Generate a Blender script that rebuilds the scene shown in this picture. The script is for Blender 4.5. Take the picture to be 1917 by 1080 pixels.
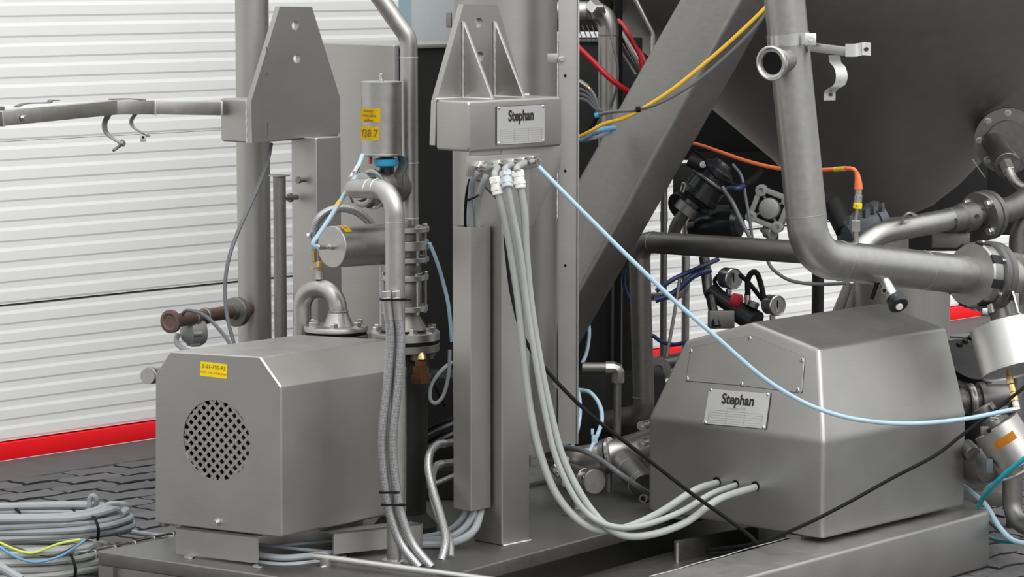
import bpy, bmesh, math, random
from mathutils import Vector as V3, Matrix
random.seed(7)
for o in list(bpy.data.objects): bpy.data.objects.remove(o)
SC = bpy.context.scene
COL = SC.collection
# ------------------------------------------------------------------ camera
F, CX, CY, H = 5500.0, 958.5, 540.0, 1.55        # focal length in px of the 1917x1080 frame
PITCH = math.atan(610.0/F)
cd = bpy.data.cameras.new('camera'); cam = bpy.data.objects.new('camera', cd); COL.objects.link(cam)
cd.sensor_fit = 'HORIZONTAL'; cd.sensor_width = 36.0; cd.lens = 36.0*F/1917.0
cd.clip_start = .05; cd.clip_end = 200
cam.location = (0, 0, H); cam.rotation_euler = (math.pi/2-PITCH, 0, 0)
SC.camera = cam
# ------------------------------------------------------------------ overcast sky
W = bpy.data.worlds.new('overcast_sky'); SC.world = W; W.use_nodes = True
nt = W.node_tree; nt.nodes.clear()
tc = nt.nodes.new('ShaderNodeTexCoord'); sep = nt.nodes.new('ShaderNodeSeparateXYZ')
rmp = nt.nodes.new('ShaderNodeMapRange'); rmp.inputs['From Min'].default_value = 0; rmp.inputs['From Max'].default_value = 1
rmp.inputs['To Min'].default_value = .42; rmp.inputs['To Max'].default_value = 1.15
mulc = nt.nodes.new('ShaderNodeMix'); mulc.data_type = 'RGBA'; mulc.inputs['Factor'].default_value = 1; mulc.blend_type = 'MULTIPLY'
mulc.inputs['A'].default_value = (.965, .985, 1.0, 1)
bg = nt.nodes.new('ShaderNodeBackground'); out = nt.nodes.new('ShaderNodeOutputWorld')
nt.links.new(tc.outputs['Generated'], sep.inputs[0]); nt.links.new(sep.outputs['Z'], rmp.inputs['Value'])
nt.links.new(rmp.outputs[0], mulc.inputs['B']); nt.links.new(mulc.outputs['Result'], bg.inputs['Color'])
nt.links.new(bg.outputs[0], out.inputs[0]); bg.inputs['Strength'].default_value = 1.0
sd = bpy.data.lights.new('sun', 'SUN'); sd.energy = 1.0; sd.angle = math.radians(60); sd.color = (1, .98, .95)
sun = bpy.data.objects.new('sun', sd); COL.objects.link(sun); sun.rotation_euler = (math.radians(44), 0, math.radians(30)); sun.location = (-3, -3, 8)
vs = SC.view_settings; vs.view_transform = 'Standard'; vs.look = 'None'; vs.exposure = .74; vs.gamma = 1; vs.use_curve_mapping = False

# ------------------------------------------------------------------ pixel -> place helpers
FW = V3((0, math.cos(PITCH), -math.sin(PITCH))); UPV = V3((0, math.sin(PITCH), math.cos(PITCH))); RT = V3((1, 0, 0))
C0 = V3((0, 0, H)); ZU = V3((0, 0, 1))
U = V3((math.sin(math.radians(44)), math.cos(math.radians(44)), 0))      # along the hall wall, away to the right
V = V3((-math.sin(math.radians(46)), math.cos(math.radians(46)), 0))     # towards the wall, away to the left
def ray(x, y): return RT*((x-CX)/F) + UPV*((CY-y)/F) + FW
def P(x, y, Y): d = ray(x, y); return C0 + d*(Y/d.y)
def Zp(x, y, z): d = ray(x, y); return C0 + d*((z-H)/d.z)
def onpl(x, y, p0, n): d = ray(x, y); return C0 + d*((p0-C0).dot(n)/d.dot(n))
def m(n, Y): return n*Y/F
def PP(l): return [P(*a) for a in l]
def nU(): return V3((-V.x, -V.y, 0))     # outward normal of faces parallel to U (towards camera, right)

# ------------------------------------------------------------------ materials
def new_mat(name):
    mt = bpy.data.materials.new(name); mt.use_nodes = True
    return mt, mt.node_tree, mt.node_tree.nodes['Principled BSDF']
def plain(name, col, rough=.5, metal=0., var=.12, scale=30, spec=.5, bump=0.):
    mt, n, b = new_mat(name)
    b.inputs['Roughness'].default_value = rough; b.inputs['Metallic'].default_value = metal
    b.inputs['Specular IOR Level'].default_value = spec
    c = n.nodes.new('ShaderNodeTexCoord'); no = n.nodes.new('ShaderNodeTexNoise'); no.inputs['Scale'].default_value = scale; no.inputs['Detail'].default_value = 4
    n.links.new(c.outputs['Object'], no.inputs['Vector'])
    r = n.nodes.new('ShaderNodeMapRange'); r.inputs['To Min'].default_value = 1-var; r.inputs['To Max'].default_value = 1+var
    n.links.new(no.outputs[0], r.inputs[0])
    mx = n.nodes.new('ShaderNodeMix'); mx.data_type = 'RGBA'; mx.blend_type = 'MULTIPLY'; mx.inputs['Factor'].default_value = 1
    mx.inputs['A'].default_value = (*col, 1); n.links.new(r.outputs[0], mx.inputs['B']); n.links.new(mx.outputs['Result'], b.inputs['Base Color'])
    if bump:
        bp = n.nodes.new('ShaderNodeBump'); bp.inputs['Strength'].default_value = bump; bp.inputs['Distance'].default_value = .002
        n.links.new(no.outputs[0], bp.inputs['Height']); n.links.new(bp.outputs[0], b.inputs['Normal'])
    return mt
def steel(name, col, rough, streak=(2, 2, 60), var=.1, metal=1.):
    """stainless sheet: blotchy pickled tone, fine brushed grain in the roughness"""
    mt, n, b = new_mat(name); b.inputs['Metallic'].default_value = metal
    c = n.nodes.new('ShaderNodeTexCoord')
    n1 = n.nodes.new('ShaderNodeTexNoise'); n1.inputs['Scale'].default_value = 7; n1.inputs['Detail'].default_value = 6
    n.links.new(c.outputs['Object'], n1.inputs['Vector'])
    mp = n.nodes.new('ShaderNodeMapping'); mp.inputs['Scale'].default_value = streak
    n.links.new(c.outputs['Object'], mp.inputs['Vector'])
    n2 = n.nodes.new('ShaderNodeTexNoise'); n2.inputs['Scale'].default_value = 14; n2.inputs['Detail'].default_value = 3
    n.links.new(mp.outputs[0], n2.inputs['Vector'])
    ad = n.nodes.new('ShaderNodeMath'); ad.operation = 'ADD'; n.links.new(n1.outputs[0], ad.inputs[0]); n.links.new(n2.outputs[0], ad.inputs[1])
    r = n.nodes.new('ShaderNodeMapRange'); r.inputs['From Max'].default_value = 2; r.inputs['To Min'].default_value = 1-2*var; r.inputs['To Max'].default_value = 1+2*var
    n.links.new(ad.outputs[0], r.inputs[0])
    mx = n.nodes.new('ShaderNodeMix'); mx.data_type = 'RGBA'; mx.blend_type = 'MULTIPLY'; mx.inputs['Factor'].default_value = 1
    mx.inputs['A'].default_value = (*col, 1); n.links.new(r.outputs[0], mx.inputs['B']); n.links.new(mx.outputs['Result'], b.inputs['Base Color'])
    rr = n.nodes.new('ShaderNodeMapRange'); rr.inputs['From Max'].default_value = 2; rr.inputs['To Min'].default_value = rough-.1; rr.inputs['To Max'].default_value = rough+.1
    n.links.new(ad.outputs[0], rr.inputs[0]); n.links.new(rr.outputs[0], b.inputs['Roughness'])
    return mt
M = {}
M['sheet'] = steel('brushed_sheet', (.43, .42, .398), .46)
M['pipe'] = steel('pickled_pipe', (.44, .43, .405), .38, (4, 4, 4), .12)
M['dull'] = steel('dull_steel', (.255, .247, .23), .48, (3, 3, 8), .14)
M['bright'] = steel('polished_steel', (.62, .61, .59), .28, (4, 4, 4), .06)
M['satin'] = steel('satin_steel', (.58, .575, .56), .42, (4, 4, 4), .05)
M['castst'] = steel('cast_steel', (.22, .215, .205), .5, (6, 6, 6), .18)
M['vessel'] = steel('vessel_plate', (.35, .34, .32), .55, (2, 2, 2), .06)
M['plate'] = steel('nameplate_metal', (.72, .715, .70), .42, (3, 3, 20), .04, .8)
M['weld'] = steel('weld_bead', (.72, .71, .69), .42, (20, 20, 20), .2)
M['rust'] = plain('rusty_pipe', (.16, .10, .085), .55, .6, .4, 40)
M['galv'] = plain('galvanised', (.56, .60, .61), .5, .3, .08, 9)
M['bluegalv'] = plain('blue_painted_edge', (.27, .38, .44), .45, .2, .06, 9)
M['black'] = plain('black_rubber', (.007, .007, .0075), .6, 0, .2, 40, .15)
M['blackp'] = plain('black_plastic', (.012, .013, .015), .28, 0, .1, 40)
M['darkint'] = plain('dark_iron_and_shade', (.013, .0125, .012), .6, .2, .3, 30)  # dark iron parts; on the cabinet core it paints recess shade
M['grey'] = plain('grey_cable', (.29, .31, .325), .5, 0, .12, 25)
M['greyc'] = plain('pale_grey_cable', (.36, .375, .355), .5, 0, .14, 25)
M['dgrey'] = plain('dark_grey_cable', (.12, .125, .13), .45, 0, .1, 25)
M['lblue'] = plain('pale_blue_hose', (.40, .56, .67), .35, 0, .06, 25)
M['teal'] = plain('teal_hose', (.01, .30, .36), .35, 0, .06, 25)
M['navy'] = plain('navy_hose', (.014, .03, .09), .4, 0, .06, 25)
M['cyan'] = plain('cyan_plastic', (.02, .30, .50), .4, 0, .06, 25)
M['yellow'] = plain('yellow_label', (.90, .63, .0), .5, 0, .04, 25)
M['yelc'] = plain('yellow_cable', (.80, .46, .02), .45, 0, .08, 25)
M['orange'] = plain('orange_cable', (.86, .19, .05), .45, 0, .08, 25)
M['omark'] = plain('orange_paint_mark', (.72, .28, .01), .6, 0, .15, 60)
M['red'] = plain('red_hose', (.46, .012, .02), .35, 0, .08, 25)
M['redp'] = plain('red_flashing', (.95, .003, .010), .45, 0, .06, 6)
M['redk'] = plain('red_cap', (.45, .02, .04), .4, 0, .06, 25)
M['white'] = plain('white_plastic', (.78, .77, .70), .4, 0, .05, 25)
M['lgrey'] = plain('grey_plastic', (.47, .51, .54), .4, 0, .05, 25)
M['print'] = plain('black_print', (.02, .012, .012), .6, 0, .1, 60)
M['fprint'] = plain('faint_print', (.30, .29, .28), .6, 0, .1, 60)
M['yprint'] = plain('brown_print_on_yellow', (.16, .10, .01), .6, 0, .1, 60)
M['brass'] = plain('brass', (.62, .46, .20), .32, 1, .15, 40)
M['copper'] = plain('dark_bronze', (.16, .085, .045), .35, 1, .2, 40)
M['wallp'] = plain('white_panel_paint', (.88, .885, .865), .42, 0, .025, 3)
M['seam'] = plain('panel_gap', (.10, .10, .095), .8)
M['concrete'] = plain('concrete_apron', (.10, .092, .092), .85, 0, .2, 14, .3, .3)
M['soil'] = plain('joint_sand', (.02, .019, .019), .95, 0, .3, 40, .2)
M['motorb'] = plain('blue_grey_paint', (.095, .11, .125), .45, .1, .15, 20)
M['diaph'] = plain('grey_cast_housing', (.26, .26, .255), .5, .35, .15, 30)
M['gw'] = plain('green_wire', (.55, .62, .10), .45); M['bw'] = plain('blue_wire', (.12, .30, .50), .45); M['brw'] = plain('brown_wire', (.08, .045, .03), .45)
def paver_mat():
    mt = plain('paver_stone', (.105, .102, .106), .8, 0, .22, 22, .35, .5)
    n = mt.node_tree; b = n.nodes['Principled BSDF']
    oi = n.nodes.new('ShaderNodeObjectInfo'); r = n.nodes.new('ShaderNodeMapRange'); r.inputs['To Min'].default_value = .78; r.inputs['To Max'].default_value = 1.2
    n.links.new(oi.outputs['Random'], r.inputs[0])
    src = b.inputs['Base Color'].links[0].from_socket
    mx = n.nodes.new('ShaderNodeMix'); mx.data_type = 'RGBA'; mx.blend_type = 'MULTIPLY'; mx.inputs['Factor'].default_value = 1
    n.links.new(src, mx.inputs['A']); n.links.new(r.outputs[0], mx.inputs['B']); n.links.new(mx.outputs['Result'], b.inputs['Base Color'])
    return mt
M['paver'] = paver_mat()
def ground_mat():
    mt, n, b = new_mat('distant_paving'); b.inputs['Roughness'].default_value = .85
    c = n.nodes.new('ShaderNodeTexCoord'); mp = n.nodes.new('ShaderNodeMapping'); mp.inputs['Rotation'].default_value = (0, 0, math.radians(-46))
    br = n.nodes.new('ShaderNodeTexBrick'); br.inputs['Scale'].default_value = 1; br.inputs['Brick Width'].default_value = .2; br.inputs['Row Height'].default_value = .1; br.inputs['Mortar Size'].default_value = .004
    br.inputs['Color1'].default_value = (.095, .092, .096, 1); br.inputs['Color2'].default_value = (.12, .117, .12, 1); br.inputs['Mortar'].default_value = (.02, .02, .02, 1)
    n.links.new(c.outputs['Object'], mp.inputs[0]); n.links.new(mp.outputs[0], br.inputs['Vector']); n.links.new(br.outputs[0], b.inputs['Base Color'])
    return mt
M['ground'] = ground_mat()
def braid_mat():
    mt, n, b = new_mat('steel_braid'); b.inputs['Metallic'].default_value = .8; b.inputs['Roughness'].default_value = .38
    uv = n.nodes.new('ShaderNodeUVMap'); sp = n.nodes.new('ShaderNodeSeparateXYZ'); n.links.new(uv.outputs[0], sp.inputs[0])
    def wave(sign):
        a = n.nodes.new('ShaderNodeMath'); a.operation = 'MULTIPLY'; a.inputs[1].default_value = 2*math.pi*10; n.links.new(sp.outputs['X'], a.inputs[0])
        c = n.nodes.new('ShaderNodeMath'); c.operation = 'MULTIPLY'; c.inputs[1].default_value = sign*900; n.links.new(sp.outputs['Y'], c.inputs[0])
        d = n.nodes.new('ShaderNodeMath'); d.operation = 'ADD'; n.links.new(a.outputs[0], d.inputs[0]); n.links.new(c.outputs[0], d.inputs[1])
        e = n.nodes.new('ShaderNodeMath'); e.operation = 'SINE'; n.links.new(d.outputs[0], e.inputs[0]); return e
    w1, w2 = wave(1), wave(-1)
    mu = n.nodes.new('ShaderNodeMath'); mu.operation = 'MULTIPLY'; n.links.new(w1.outputs[0], mu.inputs[0]); n.links.new(w2.outputs[0], mu.inputs[1])
    r = n.nodes.new('ShaderNodeMapRange'); r.inputs['From Min'].default_value = -1; r.inputs['To Min'].default_value = .14; r.inputs['To Max'].default_value = .6
    n.links.new(mu.outputs[0], r.inputs[0]); n.links.new(r.outputs[0], b.inputs['Base Color'])
    return mt
M['braid'] = braid_mat()

# ------------------------------------------------------------------ mesh builders
def frame(ax):
    a = ax.normalized(); t = V3((0, 0, 1)) if abs(a.z) < .9 else V3((1, 0, 0))
    x = t.cross(a).normalized(); return x, a.cross(x), a
def add_lathe(B, o, ax, prof, seg=28, cap=True, sq=None):
    x, y, a = frame(ax); rings = []
    for r, h in prof:
        rings.append([B.verts.new(o + a*h + (x*math.cos(2*math.pi*k/seg) + y*math.sin(2*math.pi*k/seg))*max(r, 1e-5)) for k in range(seg)])
    for i in range(len(rings)-1):
        for k in range(seg):
            B.faces.new((rings[i][k], rings[i][(k+1) % seg], rings[i+1][(k+1) % seg], rings[i+1][k]))
    if cap:
        if prof[0][0] > 1e-4: B.faces.new(rings[0][::-1])
        if prof[-1][0] > 1e-4: B.faces.new(rings[-1])
def add_cyl(B, p0, p1, r, r2=None, seg=28, ch=.0015):
    L = (p1-p0).length; r2 = r if r2 is None else r2; c = min(ch, L/4, r/3, r2/3)
    add_lathe(B, p0, p1-p0, [(r-c, 0), (r, c), (r2, L-c), (r2-c, L)], seg)
def add_tube(B, pts, r, seg=12, cap=True):
    uvl = B.loops.layers.uv.verify()
    n = len(pts); rs = r if isinstance(r, (list, tuple)) else [r]*n
    tans = [(pts[min(i+1, n-1)]-pts[max(i-1, 0)]).normalized() for i in range(n)]
    x = frame(tans[0])[0]; rings = []; L = 0; Ls = []
    for i in range(n):
        if i: L += (pts[i]-pts[i-1]).length
        Ls.append(L); t = tans[i]; x = (x - t*x.dot(t)); x = x.normalized() if x.length > 1e-6 else frame(t)[0]; y = t.cross(x)
        rings.append([B.verts.new(pts[i] + (x*math.cos(2*math.pi*k/seg)+y*math.sin(2*math.pi*k/seg))*rs[i]) for k in range(seg)])
    for i in range(n-1):
        for k in range(seg):
            f = B.faces.new((rings[i][k], rings[i][(k+1) % seg], rings[i+1][(k+1) % seg], rings[i+1][k]))
            for lp, (a, b2) in zip(f.loops, ((k, i), (k+1, i), (k+1, i+1), (k, i+1))): lp[uvl].uv = (a/seg, Ls[b2])
    if cap: B.faces.new(rings[0][::-1]); B.faces.new(rings[-1])
def add_box(B, c, hx, hy, hz):
    vs_ = [B.verts.new(c + hx*a + hy*b + hz*d) for a in (-1, 1) for b in (-1, 1) for d in (-1, 1)]
    for f in ((0, 1, 3, 2), (4, 6, 7, 5), (0, 4, 5, 1), (2, 3, 7, 6), (0, 2, 6, 4), (1, 5, 7, 3)): B.faces.new([vs_[i] for i in f])
def add_prism(B, poly, ext):
    a = [B.verts.new(p) for p in poly]; b = [B.verts.new(p+ext) for p in poly]; n = len(poly)
    B.faces.new(a[::-1]); B.faces.new(b)
    for i in range(n): B.faces.new((a[i], a[(i+1) % n], b[(i+1) % n], b[i]))
def add_hex(B, o, ax, r, h):
    add_lathe(B, o, ax, [(r, 0), (r, h*.85), (r*.86, h)], 6)
def add_bar(B, a, b, w, t, up=ZU):
    d = (b-a); s = d.cross(up).normalized(); u2 = s.cross(d).normalized()
    add_box(B, (a+b)/2, d/2, s*(w/2), u2*(t/2))
def bev(B, w, seg=2, ang=20):
    bmesh.ops.recalc_face_normals(B, faces=B.faces)
    es = [e for e in B.edges if len(e.link_faces) == 2 and math.degrees(e.calc_face_angle(0)) > ang]
    bmesh.ops.bevel(B, geom=es, offset=w, segments=seg, affect='EDGES', profile=.6, clamp_overlap=True)
def spline(pts, n=10):
    if len(pts) < 3: return list(pts)
    q = [pts[0]*2-pts[1]] + list(pts) + [pts[-1]*2-pts[-2]]; o = []
    for i in range(1, len(q)-2):
        p0, p1, p2, p3 = q[i-1:i+3]
        for k in range(n):
            t = k/n; o.append(.5*((2*p1) + (p2-p0)*t + (2*p0-5*p1+4*p2-p3)*t*t + (3*p1-p0-3*p2+p3)*t**3))
    o.append(pts[-1].copy()); return o
def fillet(pts, R, n=10):
    o = [pts[0]]
    for i in range(1, len(pts)-1):
        a, b, c = pts[i-1], pts[i], pts[i+1]; d1 = (a-b).normalized(); d2 = (c-b).normalized()
        th = d1.angle(d2); r = R[i-1] if isinstance(R, (list, tuple)) else R
        T = min(r/math.tan(th/2), (a-b).length*.49 if i > 1 else (a-b).length*.95, (c-b).length*.49 if i < len(pts)-2 else (c-b).length*.95)
        r = T*math.tan(th/2); bis = (d1+d2).normalized(); ctr = b + bis*(r/math.sin(th/2)); s = b+d1*T-ctr; e = b+d2*T-ctr; phi = s.angle(e)
        for k in range(n+1):
            t = k/n; o.append(ctr + (s*math.sin((1-t)*phi) + e*math.sin(t*phi))/math.sin(phi))
    o.append(pts[-1]); return o

# ------------------------------------------------------------------ objects
def tag(o, label=None, cat=None, group=None, kind=None):
    if label: o['label'] = label
    if cat: o['category'] = cat
    if group: o['group'] = group
    if kind: o['kind'] = kind
    return o
def thing(name, label, cat, loc, group=None):
    o = bpy.data.objects.new(name, None); o.empty_display_size = .05; COL.objects.link(o); o.location = loc
    bpy.context.view_layer.update()
    return tag(o, label, cat, group)
def world_loc(o):
    l = o.location.copy()
    while o.parent: o = o.parent; l += o.location
    return l
def obj(name, B, mat, parent=None, label=None, cat=None, group=None, kind=None, smooth=35):
    bmesh.ops.recalc_face_normals(B, faces=B.faces)
    me = bpy.data.meshes.new(name)
    mn = V3((min(v.co.x for v in B.verts), min(v.co.y for v in B.verts), min(v.co.z for v in B.verts)))
    mxv = V3((max(v.co.x for v in B.verts), max(v.co.y for v in B.verts), max(v.co.z for v in B.verts)))
    org = V3(((mn.x+mxv.x)/2, (mn.y+mxv.y)/2, mn.z))
    for v in B.verts: v.co -= org
    B.to_mesh(me); B.free()
    if smooth:
        for p in me.polygons: p.use_smooth = True
        me.set_sharp_from_angle(angle=math.radians(smooth))
    me.materials.append(M[mat] if isinstance(mat, str) else mat)
    o = bpy.data.objects.new(name, me); COL.objects.link(o)
    if parent: o.parent = parent; o.location = org - world_loc(parent)
    else: o.location = org
    return tag(o, label, cat, group, kind)
def nb(): return bmesh.new()
def cyl(name, p0, p1, r, mat, parent=None, r2=None, seg=28, ch=.0015, **k):
    B = nb(); add_cyl(B, p0, p1, r, r2, seg, ch); return obj(name, B, mat, parent, **k)
def lathe(name, o, ax, prof, mat, parent=None, seg=32, **k):
    B = nb(); add_lathe(B, o, ax, prof, seg); return obj(name, B, mat, parent, **k)
def tube(name, pts, r, mat, parent=None, seg=12, **k):
    B = nb(); add_tube(B, pts, r, seg); return obj(name, B, mat, parent, **k)
def prism(name, poly, ext, mat, parent=None, b=.002, seg=2, **k):
    B = nb(); add_prism(B, poly, ext)
    if b: bev(B, b, seg)
    return obj(name, B, mat, parent, **k)
def box(name, c, hx, hy, hz, mat, parent=None, b=.0015, **k):
    B = nb(); add_box(B, c, hx, hy, hz)
    if b: bev(B, b)
    return obj(name, B, mat, parent, **k)
def bolt(name, o, ax, r, h, mat, parent, washer=True):
    B = nb(); a = ax.normalized()
    if washer: add_lathe(B, o, a, [(r*1.5, 0), (r*1.5, h*.2), (r*1.2, h*.22)], 20)
    add_hex(B, o+a*(h*.2 if washer else 0), a, r*1.12, h)
    return obj(name, B, mat, parent, smooth=20)
def cable(name, px, rpx, mat, label=None, cat='cable', group=None, parent=None, seg=10, n=10):
    pts = spline(PP(px), n); Y = sum(p[2] for p in px)/len(px)
    B = nb(); add_tube(B, pts, m(rpx, Y), seg)
    return obj(name, B, mat, parent, label, cat if label else None, group)
def seam(o, ax, r, parent, mat='weld', t=.0016):
    a = ax.normalized(); return lathe('weld_seam', o-a*t*1.5, a, [(r-.001, 0), (r+t*.6, t*.8), (r+t*.6, t*2.2), (r-.001, t*3)], mat, parent, 28)
def text(s, origin, right, up, size, mat, parent, xs=1., bold=0., shear=0.):
    cu = bpy.data.curves.new('lettering', 'FONT'); cu.body = s; cu.size = 1; cu.offset = bold; cu.shear = shear; cu.extrude = .004
    cu.align_x = 'CENTER'; cu.align_y = 'CENTER'; cu.resolution_u = 4
    o = bpy.data.objects.new('lettering_curve', cu); COL.objects.link(o); bpy.context.view_layer.update()
    me = bpy.data.meshes.new_from_object(o.evaluated_get(bpy.context.evaluated_depsgraph_get())); bpy.data.objects.remove(o)
    nrm = right.cross(up).normalized(); B = nb(); B.from_mesh(me); bpy.data.meshes.remove(me)
    for v in B.verts: c = v.co.copy(); v.co = origin + right*(c.x*size*xs) + up*(c.y*size) + nrm*(c.z*size+.0003)
    return obj('lettering', B, mat, parent, smooth=0)
def strap(name, pts, width_dir, w, t, mat, parent):
    """bent flat strip along pts"""
    B = nb(); n = len(pts); wd = width_dir.normalized(); loops = []
    for i in range(n):
        tg = (pts[min(i+1, n-1)]-pts[max(i-1, 0)]).normalized(); nn = tg.cross(wd).normalized()
        loops.append([B.verts.new(pts[i]+wd*(a*w/2)+nn*(b*t/2)) for a, b in ((-1, -1), (1, -1), (1, 1), (-1, 1))])
    for i in range(n-1):
        for k in range(4): B.faces.new((loops[i][k], loops[i][(k+1) % 4], loops[i+1][(k+1) % 4], loops[i+1][k]))
    B.faces.new(loops[0][::-1]); B.faces.new(loops[-1])
    return obj(name, B, mat, parent, smooth=40)
def ziptie(c, ax, r, parent, w=.004):
    B = nb(); a = ax.normalized(); add_lathe(B, c-a*w/2, a, [(r, 0), (r+.0016, 0), (r+.0016, w), (r, w)], 20, False)
    x, y, _ = frame(a); add_box(B, c - FW*(r+.002)*.7 + x*(r*.5), x*.004, FW*.003, a*.003)
    return obj('cable_tie', B, 'black', parent)
# ================================================================== SETTING
W0 = Zp(0, 862, 0)                                   # foot of the red flashing at the picture's left edge
NW = V3((U.y, -U.x, 0))                              # wall normal, towards the camera
def wl(s, d, z): return W0 + U*s + NW*d + ZU*z       # along the wall, out of it, up
S0, S1 = -6., 16.
wall = bpy.data.objects.new('wall_back', None); COL.objects.link(wall); wall.location = W0; wall['kind'] = 'structure'
tag(wall, 'white ribbed hall wall of horizontal panels behind the machine')
def wall_section(z0, z1, first):
    B = nb(); per = .0635; prof = [(z0, -.05), (z0, .0)]
    n = max(1, round((z1-z0)/per)); per = (z1-z0)/n
    for i in range(n):
        b = z0+i*per
        prof += [(b+.003, .0), (b+.009, .0021), (b+per*.60, .0021), (b+per*.77, .0)]
    prof += [(z1, .0), (z1, -.05)]
    L0 = [B.verts.new(wl(S0, d, z)) for z, d in prof]; L1 = [B.verts.new(wl(S1, d, z)) for z, d in prof]
    for i in range(len(prof)-1): B.faces.new((L0[i], L1[i], L1[i+1], L0[i+1]))
    B.faces.new((L0[0], L0[-1], L1[-1], L1[0]))
    obj('wall_panel', B, 'wallp', wall, smooth=0)
zb = .06; zs = .486
wall_section(zb, zs-.004, True)
z = zs+.004
for i in range(6): wall_section(z, z+.507, False); z += .5085
B = nb(); add_prism(B, [wl(S0, -.3, 0), wl(S1, -.3, 0), wl(S1, -.055, 0), wl(S0, -.055, 0)], ZU*3.6); obj('wall_core', B, 'seam', wall)
B = nb(); add_prism(B, [wl(S0, -.06, 0), wl(S1, -.06, 0), wl(S1, .012, 0), wl(S0, .012, 0)], ZU*.055); bev(B, .003)
obj('baseboard_back', B, 'redp', None, 'bright red base flashing under the white ribbed wall', None, None, 'structure')
B = nb(); add_prism(B, [wl(S0, .012, -.1), wl(S1, .012, -.1), wl(S1, .30, -.1), wl(S0, .30, -.1)], ZU*.1); bev(B, .004)
obj('trim_1', B, 'concrete', None, 'brown-grey concrete strip between red flashing and paving', None, None, 'structure')
B = nb(); add_prism(B, [wl(-25, .30, -.14), wl(30, .30, -.14), wl(30, 30, -.14), wl(-25, 30, -.14)], ZU*.1345)
ground = obj('floor', B, 'ground', None, 'grey paved yard of interlocking stones', None, None, 'structure', smooth=0)
# interlocking pavers, one object each, where the yard shows
def paver_mesh():
    B = nb(); n = 6; a, b = .1955, .0955; pts = []
    def wav(t, A): return A*math.sin(2*math.pi*t)
    for i in range(n): t = i/n; pts.append((t*a, wav(t, .011)))
    for i in range(n//2): t = i/(n//2); pts.append((a+wav(t, .006), t*b))
    for i in range(n): t = 1-i/n; pts.append((t*a, b+wav(t, .011)))
    for i in range(n//2): t = 1-i/(n//2); pts.append((wav(t, .006), t*b))
    lo = [B.verts.new((x, y, -.03)) for x, y in pts]
    cx, cy = a/2, b/2
    hi = [B.verts.new((x, y, -.004)) for x, y in pts]
    ti = [B.verts.new((cx+(x-cx)*.955, cy+(y-cy)*.915, 0)) for x, y in pts]
    k = len(pts)
    for q, w_ in ((lo, hi), (hi, ti)):
        for i in range(k): B.faces.new((q[i], q[(i+1) % k], w_[(i+1) % k], w_[i])).material_index = 1
    B.faces.new(ti)
    me = bpy.data.meshes.new('paver'); B.to_mesh(me); B.free(); me.materials.append(M['paver']); me.materials.append(M['soil']); return me
PM = paver_mesh(); rng = random.Random(3); pv = 0
ang = math.atan2(U.y, U.x)
def proj(p):
    d = p-C0; k = d.dot(FW); return CX+F*d.dot(RT)/k, CY-F*d.dot(UPV)/k
cand = []
for j in range(0, 60):
    for i in range(-20, 70):
        s = i*.2+(.1 if j % 2 else 0); d = .305+j*.1
        x, y = proj(wl(s+.1, d+.05, 0))
        vis = (-40 < x < 330 and 840 < y < 1060) or (1765 < x < 1990 and 540 < y < 720) or (1815 < x < 2010 and 720 < y < 1180)
        if vis: cand.append((i, j, s, d))
for i, j, s, d in cand[:300]:
    o = bpy.data.objects.new('paver', PM); COL.objects.link(o); o.parent = ground
    w = wl(s, d, 0) + ZU*rng.uniform(-.003, .001)
    # local y of the paver runs out of the wall, so mirror: rotate so that +x=-U keeps a right-handed frame
    o.rotation_euler = (rng.uniform(-.008, .008), rng.uniform(-.006, .006), ang+math.pi)
    o.location = w + U*.2 + NW*.0 - ground.location
    pv += 1
# pavers' +y (after the half turn) points out of the wall
# ================================================================== BASE FRAME
ZB = .145
def zb_(l): return [Zp(x, y, ZB) for x, y in l]
base = thing('base_frame', 'long grey stainless base frame under both pump covers', 'base frame', Zp(1000, 1000, 0))
D = ZU*-ZB
prism('deck', zb_([(182, 1031), (721, 1109), (1490, 902), (1153, 852)]), ZU*-.036, 'castst', base, .007, 3)
B = nb()
for a, b_ in (((182, 1031), (721, 1109)), ((721, 1109), (1490, 902)), ((1490, 902), (1153, 852)), ((1153, 852), (182, 1031))):
    p, q = Zp(*a, ZB-.04), Zp(*b_, ZB-.04); dn = (q-p).normalized(); s = V3((-dn.y, dn.x, 0))
    ctr = Zp(800, 960, ZB); s = s if (ctr-(p+q)/2).dot(s) > 0 else -s
    add_prism(B, [p+s*.004, q+s*.004, q+s*.06, p+s*.06], ZU*-(ZB-.04))
obj('deck_skirt', B, 'sheet', base)
prism('beam', zb_([(1091, 1163), (1853, 957), (1790, 921), (976, 1146)]), D, 'sheet', base, .008, 3)
prism('beam', zb_([(721, 1110), (976, 1147), (1014, 1136), (762, 1099)]), D, 'sheet', base, .006)
prism('beam', zb_([(1500, 905), (1788, 919), (1740, 936), (1470, 912)]), D, 'dull', base, .006)
prism('trough_floor', [Zp(x, y, .05) for x, y in ((760, 1170), (1010, 1215), (1700, 1010), (1480, 970))], ZU*-.02, 'dull', base, 0)
p = Zp(1268, 1050, .05); q = Zp(1420, 1020, .05)
prism('cross_plate', [p, p+V*.012+U*.0, p+V*.012+(q-p), q], ZU*.05, 'dull', base, .002)
wp = Zp(1268, 1053, .05); tube('weld_seam', [wp, wp+ZU*.05], .004, 'weld', base, 8)
tube('weld_seam', spline([Zp(1216+46*i, 1079-13.1*i+((i % 2)*1.2), ZB) for i in range(7)], 4), .0016, 'weld', base, 6)
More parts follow.
